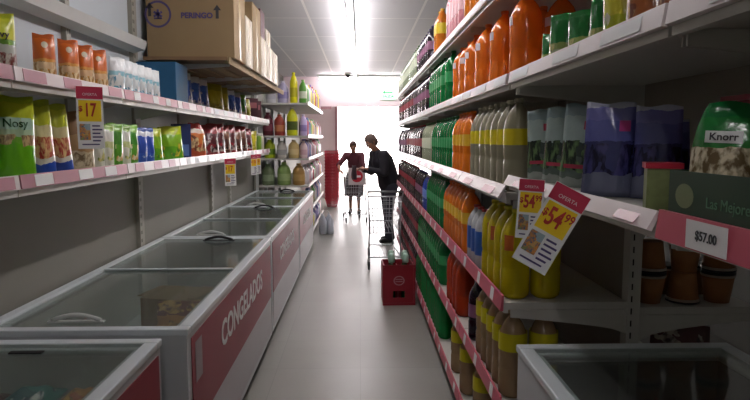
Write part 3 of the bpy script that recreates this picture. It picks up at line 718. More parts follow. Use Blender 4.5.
full = [(0.17, 'red'), (0.58, 'red'), (1.00, 'red'), (1.44, 'flap'), (1.88, 'pale'), (2.28, 'pale')]
ye = [2.32, 3.30, 4.28, 5.26, 6.24, 7.22, 8.20, 9.18]
rl = ['drinks shelf bay at the end beside the white freezer, yellow bottles at its end', 'drinks shelf bay second from the white freezer', 'drinks shelf bay third from the white freezer', 'drinks shelf bay beside the red crate',
      'drinks shelf bay just past the red crate', 'drinks shelf bay beside the shopping trolley', 'last drinks shelf bay before the man']
for k in range(7): right_bay(rl[k], ye[k], ye[k+1]-0.002, full)
b0 = right_bay('shelf bay over the white freezer holding packets, no lower shelves', 1.12, 2.285, [(1.50, 'mixed'), (1.88, 'pale'), (2.28, 'pale')], back_z0=1.40)
b1 = right_bay('shelf bay over the near end of the white freezer with the green display tray', -0.06, 1.115, [(1.50, 'tray'), (1.88, 'pale'), (2.28, 'pale')], back_z0=1.40)
# big tickets on the rail beside the camera
rail = [c for c in b1.children if c.name.startswith('price_rail')][0]
for o in list(rail.children): bpy.data.objects.remove(o)
tk = MB().box(GX-0.0045, GX-0.003, 0.945, 1.06, 1.467, 1.515).build('price_label', paper, rail)
tx = text('lettering', '$57.00', 0.022, ink, rail, (GX-0.0052, 1.0, 1.491), rot=(PI/2, 0, -PI/2), depth=0.0004, bold=0.0004)
# shelves on the other side of the gondola, seen past the white freezer
t = thing('rear_shelving', 'shelves on the far side of the drinks gondola holding brown tubs', 'shelf unit', (0, 2.33, 0))
for z in (0.50, 0.975, 1.40, 1.85):
    MB().box(GB+0.055, 1.60, 0, 2.0, z-0.028, z).build('shelf', shelf_white, t)
    mb = MB(); n = 10; prof = [(1.60, z-0.03), (GB+0.055, z-0.03)] + [(GB+0.055+(0.545-0.02)*i/n, z-0.14+0.10*(i/n)**0.5*0.9) for i in range(n+1)]
    mb.prism_y(prof, 0.0, 0.006); mb.build('bracket', shelf_white, t)
tubm = mat('tub card', '#9c6636', 0.55, var=0.15, scale=30); tubd = mat('tub dark band', '#1d1a1c', 0.4); tubw = mat('tub rim', '#a59688', 0.4)
def tub(x, y, z, flip, label):
    t = thing('paper_tub', label, 'tub', (x, y, z), 0, 'brown paper tubs past the white freezer')
    T = Matrix.Translation((0, 0, 0.128)) @ Matrix.Rotation(PI, 4, 'X') if flip else Matrix()
    MB().lathe([(0.047, 0.001), (0.062, 0.108)], 20, M=T).build('tub_body', tubm, t)
    MB().lathe([(0.064, 0.1085), (0.066, 0.112), (0.066, 0.118)], 20, M=T).build('rim', tubw, t)
    MB().lathe([(0.066, 0.1185), (0.066, 0.126), (0.05, 0.128)], 20, M=T).build('lid', tubd, t)
for k, x in enumerate((1.20, 1.345, 1.49)):
    tub(x, 2.42, 0.976, k == 1, ['brown paper tub beside the slotted post, lower layer', 'upside-down brown paper tub in the middle, lower layer', 'brown paper tub far from the post, lower layer'][k])
    tub(x, 2.42, 0.976+0.130, k != 1, ['upside-down brown tub stacked beside the slotted post', 'brown paper tub stacked in the middle, upper layer', 'upside-down brown tub stacked far from the post'][k])
    tub(x, 2.57, 0.976, False, ['brown tub behind the lower tub by the slotted post', 'brown tub behind the middle upside-down tub', 'brown tub behind the lower tub far from the post'][k])
bag('red_pack', 'dull red pack on the rear shelf below the brown tubs', 'bag', (1.36, 2.45, 0.501), R(-10), 0.26, 0.36, 0.12, m_frr, None, 131)

# ------------------------------------------------------------------ bottles
PETS = {
 # kind: (liquid colour, cap, label colour, radius, height, label z range, translucency)
 'orange_soda_bottle': ('#ee8420', '#e07a1c', '#e2b52c', 0.058, 0.365, (0.17, 0.235), 0.30),
 'big_orange_bottle': ('#f0801e', '#dc6a18', '#d8641c', 0.064, 0.342, None, 0.35),
 'lime_soda_bottle': ('#0f8440', '#1d7a3c', '#2f9a58', 0.056, 0.36, (0.15, 0.22), 0.35),
 'green_bottle': ('#0f9444', '#14803e', '#0c7a38', 0.054, 0.345, None, 0.4),
 'cola_bottle': ('#22090c', '#8a1420', '#8f2434', 0.054, 0.345, (0.14, 0.215), 0.0),
 'dark_soda_bottle': ('#1d1220', '#3a2a6a', '#8a5a78', 0.054, 0.335, (0.13, 0.20), 0.0),
 'cloudy_soda_bottle': ('#a39f86', '#b8b49a', '#d8c81c', 0.058, 0.37, (0.185, 0.25), 0.30),
 'yellow_soda_bottle': ('#dccd12', '#d8cc1c', '#b9ac10', 0.060, 0.365, None, 0.35),
 'brown_soda_bottle': ('#a68a66', '#b8a078', '#c9c012', 0.058, 0.365, (0.20, 0.275), 0.25),
 'white_bottle': ('#c4c8cc', '#b8322e', '#2a5aa8', 0.050, 0.30, (0.07, 0.19), 0.2),
 'pink_bottle': ('#d88a94', '#d8c8c8', '#e6b8be', 0.056, 0.36, (0.12, 0.24), 0.2),
 'pale_bottle': ('#9aa88a', '#5a8a5a', '#c8d4b8', 0.054, 0.35, (0.13, 0.22), 0.25),
 'blue_bottle': ('#2446a8', '#d8d8e0', '#6a8ad8', 0.052, 0.32, (0.12, 0.2), 0.2),
 'red_soda_bottle': ('#c2411c', '#c2411c', '#c2411c', 0.058, 0.365, None, 0.3),
 'tall_orange_bottle': ('#d87a20', '#e0b020', '#e2c52c', 0.050, 0.35, (0.16, 0.24), 0.25),
}
def profile(r, h):
    return [(r*0.72, 0.0), (r*0.95, 0.012), (r, 0.03), (r, h*0.30), (r*0.955, h*0.33), (r*0.955, h*0.36), (r, h*0.39), (r, h*0.68), (r*0.93, h*0.75), (r*0.70, h*0.84), (r*0.42, h*0.905), (0.0155, h*0.935), (0.0145, h*0.955)]
PROTO = {}
def bottle_proto(kind, near):
    key = (kind, near)
    if key in PROTO: return PROTO[key]
    body, cap, lab, r, h, lz, tr = PETS[kind]
    bm_ = mat('liquid '+kind, body, 0.12, var=0.05, transl=tr, coat=0.3, spec=0.5)
    cm = mat('cap '+kind, cap, 0.4); lm = mat('label '+kind, lab, 0.35, var=0.12, scale=40)
    segs = 18 if near else 12
    if near:
        o = MB().lathe(profile(r, h), segs).build(kind, bm_)
        mb = MB(); mb.lathe([(0.0175, h*0.956), (0.018, h*0.96), (0.018, h*0.995), (0.015, h)], 14); mb.build('cap', cm, o)
        if lz: MB().lathe([(r+0.0012, lz[0]), (r+0.0012, lz[1])], segs, cap=False).build('label_band', lm, o)
        if kind in ('big_orange_bottle', 'yellow_soda_bottle'):
            # paper sticker wrapped on the aisle side
            mb = MB(); n = 6; a0, z0 = (R(205), 0.21) if kind == 'big_orange_bottle' else (R(238), 0.20)
            V = [[mb.bm.verts.new(((r+0.0012)*math.cos(a0+R(30)*(i/n-0.5)*1.3), (r+0.0012)*math.sin(a0+R(30)*(i/n-0.5)*1.3), z0+0.035*j*(1 if kind[0] == 'b' else 1.8))) for i in range(n+1)] for j in range(2)]
            for i in range(n): mb.bm.faces.new((V[0][i], V[0][i+1], V[1][i+1], V[1][i]))
            mb.build('sticker', mat('sticker '+kind, '#e3d8d4' if kind[0] == 'b' else '#c8661c', 0.5), o)
    else:
        mb = MB(); mb.mi = 0; mb.lathe(profile(r, h), segs)
        mb.mi = 1; mb.lathe([(0.0175, h*0.956), (0.018, h*0.995), (0.015, h)], 8)
        mb.mi = 2
        if lz: mb.lathe([(r+0.0012, lz[0]), (r+0.0012, lz[1])], segs, cap=False)
        o = mb.build(kind, [bm_, cm, lm])
    o['fresh'] = 1
    PROTO[key] = o
    return o
def bottle(kind, x, y, z, label, group, near=None):
    near = (y < 5.0) if near is None else near
    p = bottle_proto(kind, near)
    if 'fresh' in p: del p['fresh']; o = p
    else: o = copy_tree(p)
    o.location = (x, y, z+0.001); o.rotation_euler = (0, 0, R(random.uniform(-25, 25)))
    return tag(o, label, 'bottle', group)
SH = {0.17: 'floor-level shelf', 0.58: 'knee-high shelf', 1.00: 'waist-high shelf', 1.44: 'chest-high shelf', 1.88: 'head-high shelf', 2.28: 'top shelf'}
WORD = {'orange_soda_bottle': 'orange soda bottle', 'big_orange_bottle': 'big orange soda bottle', 'lime_soda_bottle': 'green lime soda bottle', 'green_bottle': 'clear green bottle', 'cola_bottle': 'dark cola bottle',
        'dark_soda_bottle': 'dark violet soda bottle', 'cloudy_soda_bottle': 'cloudy bottle with yellow band', 'yellow_soda_bottle': 'yellow soda bottle', 'brown_soda_bottle': 'brownish bottle with yellow band', 'white_bottle': 'white bottle with blue label',
        'pink_bottle': 'pink bottle', 'pale_bottle': 'pale green bottle', 'blue_bottle': 'blue bottle', 'red_soda_bottle': 'red-orange soda bottle', 'tall_orange_bottle': 'slim orange bottle with yellow band'}
COUNT = {}
def row(kind, z, y0, y1, pitch=None, depth=1, gap=0.0):
    r = PETS[kind][3]; pitch = pitch or (2*r+0.006)
    y = y0+r; grp = '%ss on the %s' % (WORD[kind], SH[z])
    while y+r <= y1+0.001:
        nxt = {0.17: 0.58, 0.58: 1.0, 1.0: 1.44, 1.44: 1.88, 1.88: 2.28, 2.28: 9}[z]
        if z + PETS[kind][4] > nxt-0.072:
            for e in ye:
                if e-r-0.012 < y < e+r+0.012: y = e+r+0.012
        if y+r > y1+0.001: break
        n = COUNT.get((kind, z), 0); COUNT[kind, z] = n+1
        if n < 20: lab = '%s %s along the %s, counted from the freezer end' % (ORD[n], WORD[kind], SH[z])
        else: lab = '%s well down the %s towards the doorway' % (WORD[kind], SH[z])
        zoff = z + 0.0
        bottle(kind, GX+0.018+r, y, zoff, lab, grp)
        y += pitch
def deep(kind, z, y, xs, words_):
    r = PETS[kind][3]
    for x, w in zip(xs, words_):
        bottle(kind, x, y, z, '%s %s, open end of the %s' % (WORD[kind], w, SH[z]), '%ss behind the front row of the %s' % (WORD[kind], SH[z]))
# chest-high shelf
row('cloudy_soda_bottle', 1.44, 2.35, 3.27); row('orange_soda_bottle', 1.44, 3.32, 3.82); row('lime_soda_bottle', 1.44, 3.84, 4.95); row('pale_bottle', 1.44, 4.98, 5.7); row('cola_bottle', 1.44, 5.72, 7.6); row('dark_soda_bottle', 1.44, 7.62, 9.15)
# waist-high shelf
row('yellow_soda_bottle', 1.00, 2.36, 2.88); row('white_bottle', 1.00, 2.92, 3.27); row('orange_soda_bottle', 1.00, 3.32, 4.25); row('lime_soda_bottle', 1.00, 4.28, 5.22); row('blue_bottle', 1.00, 5.26, 5.6); row('dark_soda_bottle', 1.00, 5.62, 6.4); row('cola_bottle', 1.00, 6.42, 9.15)
# knee-high shelf
row('brown_soda_bottle', 0.58, 2.36, 3.0); row('dark_soda_bottle', 0.58, 3.06, 3.28); row('red_soda_bottle', 0.58, 3.5, 4.1); row('lime_soda_bottle', 0.58, 4.28, 6.0); row('cola_bottle', 0.58, 6.02, 9.15)
# floor-level shelf
row('brown_soda_bottle', 0.17, 2.9, 3.9, 0.33); row('green_bottle', 0.17, 4.3, 6.2); row('cola_bottle', 0.17, 6.25, 9.15, 0.13)
# head-high shelf
row('lime_soda_bottle', 1.88, 4.05, 5.22); row('dark_soda_bottle', 1.88, 5.3, 6.6); row('cola_bottle', 1.88, 6.65, 9.15)
# top shelf
row('pink_bottle', 2.28, 3.55, 4.25); row('tall_orange_bottle', 2.28, 3.0, 3.5, 0.17); row('tall_orange_bottle', 2.28, 4.6, 4.85); row('dark_soda_bottle', 2.28, 5.2, 6.3, 0.15); row('pale_bottle', 2.28, 6.4, 9.1, 0.16)
COUNT[('big_orange_bottle', 1.88)] = 0
for k, (x, y) in enumerate([(0.655, 2.40), (0.655, 2.76), (0.65, 3.08), (0.65, 3.385), (0.80, 2.42), (0.80, 2.66), (0.80, 2.95), (0.80, 3.18), (0.655, 3.62), (0.655, 3.85)]):
    lab = ['biggest-looking orange bottle, beside the green herb packets on the head-high shelf', 'second front orange bottle from the green herb packets', 'third front orange bottle from the green herb packets', 'fourth front orange bottle from the green herb packets',
           'orange bottle standing behind the first front orange bottle', 'orange bottle standing behind the second front orange bottle', 'orange bottle standing behind the third front orange bottle', 'orange bottle standing behind the fourth front orange bottle', 'fifth front orange bottle from the green herb packets', 'last front orange bottle before the green lime bottles'][k]
    bottle('big_orange_bottle', x, y, 1.88, lab, 'big orange bottles on the head-high shelf')
deep('yellow_soda_bottle', 1.00, 2.42, (0.765,), ('in the second row',))
deep('brown_soda_bottle', 0.58, 2.42, (0.765,), ('in the second row',))

# ------------------------------------------------------------------ packets over the white freezer
m_soup = printmat('soup packet', [(0, '#8f9a92'), (0.12, '#5a6a60'), (0.36, '#3a4a44'), (0.52, '#a4b8b4'), (0.84, '#8aa0a2')], ('#233028', '#6a8a5a', 0.2, 0.55, 6, 0.42), rough=0.2)
m_purp = printmat('purple packet', [(0, '#5a6078'), (0.25, '#34386a'), (0.58, '#5a60a4'), (0.8, '#6d70b4'), (0.93, '#b9bfd6')], ('#1d1c38', '#3f3f78', 0.25, 0.55, 5, 0.45), rough=0.15)
m_herb = printmat('herb packet', [(0, '#b9c49a'), (0.3, '#9ab060'), (0.42, '#1f7a34'), (0.85, '#2f8f44')], ('#d6cf8a', '#6a8a3a', 0.05, 0.4, 6, 0.5), rough=0.2)
m_yg = printmat('yellow green packet', [(0, '#b8c42a'), (0.4, '#d0cc40'), (0.7, '#c9c9b0')], ('#e6e2c0', '#8aa42a', 0.2, 0.7, 6, 0.5), rough=0.22)
m_ob = printmat('orange brown packet', [(0, '#a8602c'), (0.5, '#c27a3a'), (0.8, '#d8a060')], ('#7a3a1c', '#e0b880', 0.1, 0.7, 7, 0.5), rough=0.3)
m_gbag = printmat('green soup bag', [(0, '#a99a78'), (0.60, '#2a7a34'), (0.66, '#1d7a34'), (0.85, '#157036')], ('#6a5a3c', '#d8cfb0', 0.0, 0.6, 9, 0.25), rough=0.2)
zr = 1.501
GP = 'packets over the white freezer'
rp = mat('red print', '#b0304a', 0.4)
def ex_soup(o, pj): patch('print_panel', rp, o, pj, 0.012, 0.035, 0.175, 0.200); patch('print_band', rp, o, pj, -0.04, 0.02, 0.058, 0.070)
for k, (x, y) in enumerate([(0.655, 2.14), (0.655, 1.97), (0.655, 1.80)]):
    bag('picture_packet', ['grey-green picture packet beside the cloudy bottles', 'middle one of three grey-green picture packets', 'grey-green picture packet beside the purple packet'][k], 'packet', (x, y, zr), R(-34), 0.108, 0.25, 0.032, m_soup, GP, 140+k, base=0.7, extra=ex_soup)
mg = mat('magenta print', '#c03a8a', 0.4)
def ex_p(o, pj): patch('print_panel', mg, o, pj, 0.022, 0.048, 0.168, 0.195)
bag('purple_packet', 'glossy purple packet with magenta mark, in front among the packets', 'packet', (0.64, 1.535, zr), R(-24), 0.13, 0.24, 0.04, m_purp, GP, 150, base=0.7, extra=ex_p)
bag('purple_packet', 'dark purple packet between the glossy purple one and the red-topped box', 'packet', (0.735, 1.47, zr), R(-26), 0.115, 0.23, 0.04, m_purp, GP, 151, base=0.7)
bag('purple_packet', 'purple packet tucked behind the glossy purple one', 'packet', (0.84, 1.62, zr), R(-26), 0.12, 0.20, 0.04, m_purp, GP, 152, base=0.7)
t = thing('stock_box', 'small box with red lid beside the green tray', 'box', (0.635, 1.245, zr), R(-20), GP)
MB().box(-0.032, 0.032, -0.03, 0.03, 0, 0.088).build('box_body', mat('stock box', '#6f7a4a', 0.5, var=0.3, scale=60), t)
MB().box(-0.036, 0.036, -0.034, 0.034, 0.0885, 0.10).build('lid', mat('stock lid', '#b02038', 0.3), t)
bag('spotted_packet', 'small white and pink packet behind the red-lidded box', 'packet', (0.765, 1.27, zr), R(-25), 0.075, 0.165, 0.03, printmat('spotted', [(0, '#b9b0a4'), (0.5, '#c9849a'), (0.75, '#d8d0cc')], ('#a02848', '#e6e0da', 0.1, 0.9, 6, 0.48)), GP, 153)
t = thing('red_display_box', 'long red display carton at the back behind the packets', 'box', (0.93, 0.95, zr), 0, GP)
MB().box(-0.08, 0.08, -0.35, 0.45, 0, 0.235).build('box_body', mat('red card', '#7a1c28', 0.5), t)
MB().box(-0.084, 0.084, -0.354, 0.454, 0.2355, 0.247).build('lid', mat('red card edge', '#96283a', 0.4), t)
# green tray with two bags
t = thing('display_tray', 'dark green cardboard display tray holding the green soup bags', 'tray', (0.578, 1.105, zr), 0, GP)
gt = mat('tray green', '#143a22', 0.5)
mb = MB(); mb.box(0, 0.004, -0.60, 0, 0, 0.092); mb.box(0.004, 0.17, -0.60, 0, 0, 0.004); mb.box(0.004, 0.17, -0.004, 0, 0.004, 0.092); mb.box(0.166, 0.17, -0.60, -0.004, 0.004, 0.13); mb.build('tray_body', gt, t)
text('lettering', 'Las Mejores', 0.026, mat('pale green print', '#4f7a5e', 0.5), t, (-0.0006, -0.185, 0.042), rot=(PI/2, 0, -PI/2), depth=0.0004)
mb = MB(); c = []
for k in range(24): c.append((-0.0008, -0.055+0.030*math.cos(2*PI*k/24), 0.048+0.022*math.sin(2*PI*k/24)))
mb.face(c); mb.build('emblem', mat('emblem olive', '#6f7d58', 0.5), t)
def ex_g(o, pj):
    patch('print_panel', mat('white label', '#d6dcd8', 0.4), o, pj, -0.05, 0.008, 0.133, 0.154); text('lettering', 'Knorr', 0.018, ink, o, (-0.021, 0, 0.1435), proj=lambda p: pj(p)+Vector((0, -0.001, 0)), bold=0.0004)
bag('soup_bag', 'big green soup bag with clear lower half standing in the green tray', 'bag', (0.664, 1.055, zr+0.0055), R(-32), 0.15, 0.205, 0.075, m_gbag, GP, 160, base=0.8, extra=ex_g, round_=0.25)
bag('soup_bag', 'green and red soup bag in the tray at the picture edge', 'bag', (0.665, 0.90, zr+0.005), R(-34), 0.125, 0.19, 0.07, printmat('soup red', [(0, '#c9a82c'), (0.25, '#7a2a24'), (0.45, '#8a2c2c'), (0.62, '#4a8a4a'), (0.8, '#8fae8a')], None, rough=0.22), GP, 161, base=0.8, extra=ex_g, round_=0.25)
# head-high shelf, green herb packets
zh = 1.881
for k, (x, y, w, h, mm, lb) in enumerate([(0.66, 2.10, .075, .13, m_herb, 'small green herb packet right beside the big orange bottles'), (0.655, 1.94, .11, .165, m_herb, 'tallest green herb packet on the head-high shelf'), (0.66, 1.77, .11, .14, m_herb, 'green herb packet just nearer than the tallest one'),
        (0.66, 1.63, .10, .14, m_herb, 'green herb packet beside the yellow-green packet'), (0.655, 1.51, .10, .17, m_yg, 'yellow-green packet between herb packets and brown packets'), (0.66, 1.38, .11, .16, m_ob, 'orange-brown packet beside the yellow-green packet'), (0.66, 1.24, .11, .16, m_ob, 'orange-brown packet at the near end of the head-high shelf')]):
    bag('herb_packet' if mm is m_herb else 'dry_packet', lb, 'packet', (x, y, zh), R(-40), w, h, 0.06, mm, 'packets on the head-high shelf', 170+k, base=0.8)
bag('herb_packet', 'green packet lying behind the herb packets on the head-high shelf', 'packet', (0.82, 1.82, zh), R(-40), 0.13, 0.16, 0.06, m_herb, 'packets on the head-high shelf', 180)
t = thing('red_pack', 'red pack on the head-high shelf behind the herb packets', 'packet', (0.86, 2.10, zh), R(-10)); MB().box(-0.09, 0.09, -0.05, 0.05, 0, 0.2).build('pack_body', mat('red pack', '#a03424', 0.35), t, bevel=0.01)
MB().box(-0.06, 0.06, -0.0512, -0.0504, 0.06, 0.12).build('print_panel', mat('red pack panel', '#d0a080', 0.4), t)

# ------------------------------------------------------------------ tall end unit beyond the freezers
t = thing('end_shelving', 'tall white end shelf unit with jugs beyond the freezer row', 'shelf unit', (0, 9.30, 0))
EX = -0.80
LV = [0.12, 0.52, 0.93, 1.35, 1.70, 2.20]
for z in LV:
    MB().box(-1.60, EX, 0, 3.6, z-0.025, z).build('shelf', shelf_white, t)
    MB().prism_y([(EX, z-0.03), (EX+0.01, z-0.03), (EX+0.014, z+0.022), (EX+0.006, z+0.022)], 0, 3.6).build('price_rail', rail_pale, t)
MB().box(-1.64, -1.61, 0, 3.6, 0, 2.6).build('back_panel', panel_grey, t)
for k in range(5): MB().box(-1.609, -1.57, k*0.88, k*0.88+0.04, 0, 2.6).build('upright', white_metal, t)
def jug(label, x, y, z, c, capc, r=0.075, h=0.30, lab='#6f7a1c', grp='jugs on the end shelf unit'):
    t = thing('jug', label, 'jug', (x, y, z), 0, grp)
    MB().lathe([(r*.9, 0.001), (r, 0.02), (r, h*.62), (r*.92, h*.72), (r*.5, h*.88), (r*.34, h*.9), (r*.34, h*.93)], 16).build('jug_body', mat('jug '+c, c, 0.3), t)
    MB().lathe([(r*.4, h*.932), (r*.4, h*.995), (r*.3, h)], 12).build('cap', mat('jug cap '+capc, capc, 0.4), t)
    MB().lathe([(r+.001, h*.2), (r+.001, h*.5)], 16, cap=False).build('label_band', mat('jug band '+lab, lab, 0.4), t)
jug('tall yellow jug at the end of the top level of the end unit', -1.02, 9.42, 2.201, '#d2cc12', '#d8d020', 0.06, 0.47, '#b0a810')
jug('yellow jug with dark band on the upper middle level of the end unit', -1.05, 9.42, 1.701, '#c8cc1e', '#c8c8b0', 0.085, 0.44, '#4a5a1c')
jug('beige jug on the middle level of the end unit', -1.03, 9.42, 1.351, '#c0a870', '#c8b890', 0.085, 0.29, '#d0bc8a')
jug('pale green jug on the lower level of the end unit', -1.19, 9.45, 0.931, '#8aa860', '#9ab870', 0.105, 0.36, '#a8c080')
jug('amber jug beside the pale green jug on the end unit', -0.96, 9.45, 0.931, '#a8844a', '#b09060', 0.095, 0.34, '#bc9a60')
jug('red jug beside the yellow banded jug on the end unit', -1.25, 9.45, 1.701, '#9a3a2c', '#b06a50', 0.085, 0.33, '#c07a50')
jug('maroon jug beside the red jug on the end unit', -1.43, 9.45, 1.701, '#5a1c2a', '#6a3040', 0.08, 0.36, '#7a3a48')
jug('pale violet jug beside the tall yellow jug on the end unit', -1.19, 9.44, 2.201, '#b0a8c4', '#d8d4e0', 0.085, 0.34, '#8a80b0')
jug('grey white jug beside the pale violet jug on the end unit', -1.38, 9.44, 2.201, '#c4c4c8', '#e0dcdc', 0.08, 0.30, '#b0b0b8')
jug('white jug beside the beige jug on the end unit', -1.22, 9.45, 1.351, '#c8c4bc', '#d8d4cc', 0.08, 0.27, '#a0a0a0')
jug('lime jug beside the white jug on the end unit', -1.41, 9.45, 1.351, '#a0b020', '#b0bc30', 0.085, 0.29, '#5a7a1c')
jug('dull green jug beside the pale green jug on the end unit', -1.44, 9.45, 0.931, '#6a7a58', '#80906a', 0.10, 0.33, '#90a080')
jug('pale pink jug at the aisle corner of the middle level', -0.88, 9.43, 1.351, '#d0b8bc', '#e0d0d4', 0.06, 0.27, '#c09aa4')
jug('lilac jug at the aisle corner of the upper middle level', -0.88, 9.43, 1.701, '#b8a8d0', '#e0d8ec', 0.06, 0.33, '#8a78b0')
jug('green jug at the aisle corner of the top level', -0.88, 9.43, 2.201, '#5a9a3a', '#8abc6a', 0.06, 0.36, '#d0d8c0')
cols = ['#c9b8bf', '#8a3048', '#c8c0c4', '#6a5a9a', '#c89aa8', '#4a9a3a', '#d8cc30', '#b03a4a', '#d0c8cc', '#5a6a9a', '#6a2838']
rn = random.Random(5)
lvw = {0.12: 'lowest', 0.52: 'second', 0.93: 'third', 1.35: 'fourth', 1.70: 'fifth', 2.20: 'top'}
for z in LV:
    y = 9.62; k = 0
    while y < 12.8:
        c = rn.choice(cols); h = rn.uniform(.24, .31) if z != 2.20 else rn.uniform(.28, .42); w = rn.uniform(.14, .19)
        t2 = MB(); t2.lathe([(w*.38, 0.0), (w*.42, 0.02), (w*.42, h*.7), (w*.2, h*.86), (w*.18, h)], 10)
        o = t2.build('cleaner_bottle', mat('cleaner '+c, c, 0.4)); o.location = (EX-0.09, y, z+0.001)
        tag(o, 'cleaning bottle on the %s level of the end unit, seen edge on' % lvw[z], 'bottle', 'cleaning bottles on the %s level of the end unit' % lvw[z]); y += w*0.84+0.012; k += 1

# ------------------------------------------------------------------ red shopping baskets
bk = mat('basket red', '#cc2a44', 0.4)
def basket_bm():
    mb = MB(); w0, w1, l0, l1, h = 0.112, 0.17, 0.16, 0.218, 0.22
    def ringz(w, l, z): return [(-w, -l, z), (w, -l, z), (w, l, z), (-w, l, z)]
    rings = [ringz(w0+(w1-w0)*j/6, l0+(l1-l0)*j/6, h*j/6) for j in range(7)]
    for j in range(7): mb.tube(rings[j], 0.006 if j < 6 else 0.010, 5, closed=True)
    for s in range(4):
        for i in range(8):
            u = i/8
            pt = lambda rr: tuple(rr[s][k]*(1-u)+rr[(s+1) % 4][k]*u for k in range(3))
            mb.tube([pt(rings[0]), pt(rings[6])], 0.005, 4)
    for i in range(7): mb.tube([(-w0+2*w0*i/6, -l0, 0), (-w0+2*w0*i/6, l0, 0)], 0.005, 4)
    return mb
b0_ = basket_bm().build('shopping_basket', bk)
mb = MB(); mb.tube([(-0.17, 0.0, 0.2355), (-0.17, 0.216, 0.2355), (0.17, 0.216, 0.2355), (0.17, 0.0, 0.2355)], 0.005, 6); mb.build('handle', rubber, b0_)
NB = 16
for k in range(NB):
    o = b0_ if k == 0 else copy_tree(b0_)
    o.location = (-0.68, 14.7, 0.008+k*0.075)
    tag(o, 'red shopping basket nested in the stack, %s from the floor' % (ORD[k]), 'basket', 'stacked red shopping baskets')

# ------------------------------------------------------------------ red crate with green bottles
t = thing('bottle_crate', 'red plastic bottle crate with a round emblem on the aisle floor', 'crate', (0.385, 5.84, 0.0), R(2))
cr_ = mat('crate red', '#8a1626', 0.4)
mb = MB(); W, D, H = 0.155, 0.17, 0.40; th = 0.012
# front wall with a hand hole
mb.box(-W, -0.06, 0, th, 0, H); mb.box(0.06, W, 0, th, 0, H); mb.box(-0.06, 0.06, 0, th, 0, 0.075); mb.box(-0.06, 0.06, 0, th, 0.145, H)
mb.box(-W, W, 2*D-th, 2*D, 0, H); mb.box(-W, -W+th, th, 2*D-th, 0, H); mb.box(W-th, W, th, 2*D-th, 0, H); mb.box(-W+th, W-th, th, 2*D-th, 0, 0.012)
mb.build('crate_body', cr_, t)
mb = MB()
for z in (0.0, 0.385): mb.box(-W-0.008, W+0.008, -0.008, -0.0005, z+0.001, z+0.024)
for x in (-W-0.008, W-0.012): mb.box(x, x+0.02, -0.008, -0.0005, 0.026, 0.384)
mb.build('rib', cr_, t)
mb = MB(); mb.box(-W+th+0.001, W-th-0.001, D-0.003, D+0.003, 0.013, 0.36); mb.box(-0.003, 0.003, th+0.001, D-0.004, 0.013, 0.36); mb.box(-0.003, 0.003, D+0.004, 2*D-th-0.001, 0.013, 0.36); mb.build('divider', cr_, t)
mb = MB(); a = [(0.055*math.cos(2*PI*k/28), 0.048*math.sin(2*PI*k/28)) for k in range(28)]; b = [(0.8*x, 0.8*z) for x, z in a]
for k in range(28):
    j = (k+1) % 28; mb.face([(a[k][0], -0.0015, 0.25+a[k][1]), (a[j][0], -0.0015, 0.25+a[j][1]), (b[j][0], -0.0015, 0.25+b[j][1]), (b[k][0], -0.0015, 0.25+b[k][1])])
for zz in (-0.012, 0.010): mb.face([(-0.036, -0.0015, 0.25+zz), (0.036, -0.0015, 0.25+zz), (0.036, -0.0015, 0.258+zz), (-0.036, -0.0015, 0.258+zz)])
mb.build('emblem', mat('crate emblem', '#b08a90', 0.5), t)
gl = mat('bottle glass green', '#1c5a34', 0.15, coat=0.3); gcap = mat('neck foil', '#a9d0bc', 0.3)
for k, (x, y) in enumerate([(-0.07, 5.94), (0.07, 5.94), (-0.07, 6.09), (0.07, 6.09)]):
    o = MB().lathe([(0.038, 0), (0.042, 0.01), (0.042, 0.22), (0.03, 0.33), (0.018, 0.385), (0.014, 0.398)], 14).build('glass_bottle', gl)
    MB().lathe([(0.030, 0.40), (0.034, 0.42), (0.032, 0.47), (0.02, 0.495)], 12).build('foil', gcap, o)
    o.location = (0.385+x, y, 0.0135); o['label'] = ''
    tag(o, ['green glass bottle in the crate, front slot toward the freezers', 'green glass bottle in the crate, front slot toward the shelves', 'green glass bottle in the crate, rear slot toward the freezers', 'green glass bottle in the crate, rear slot toward the shelves'][k], 'bottle', 'green bottles in the red crate')

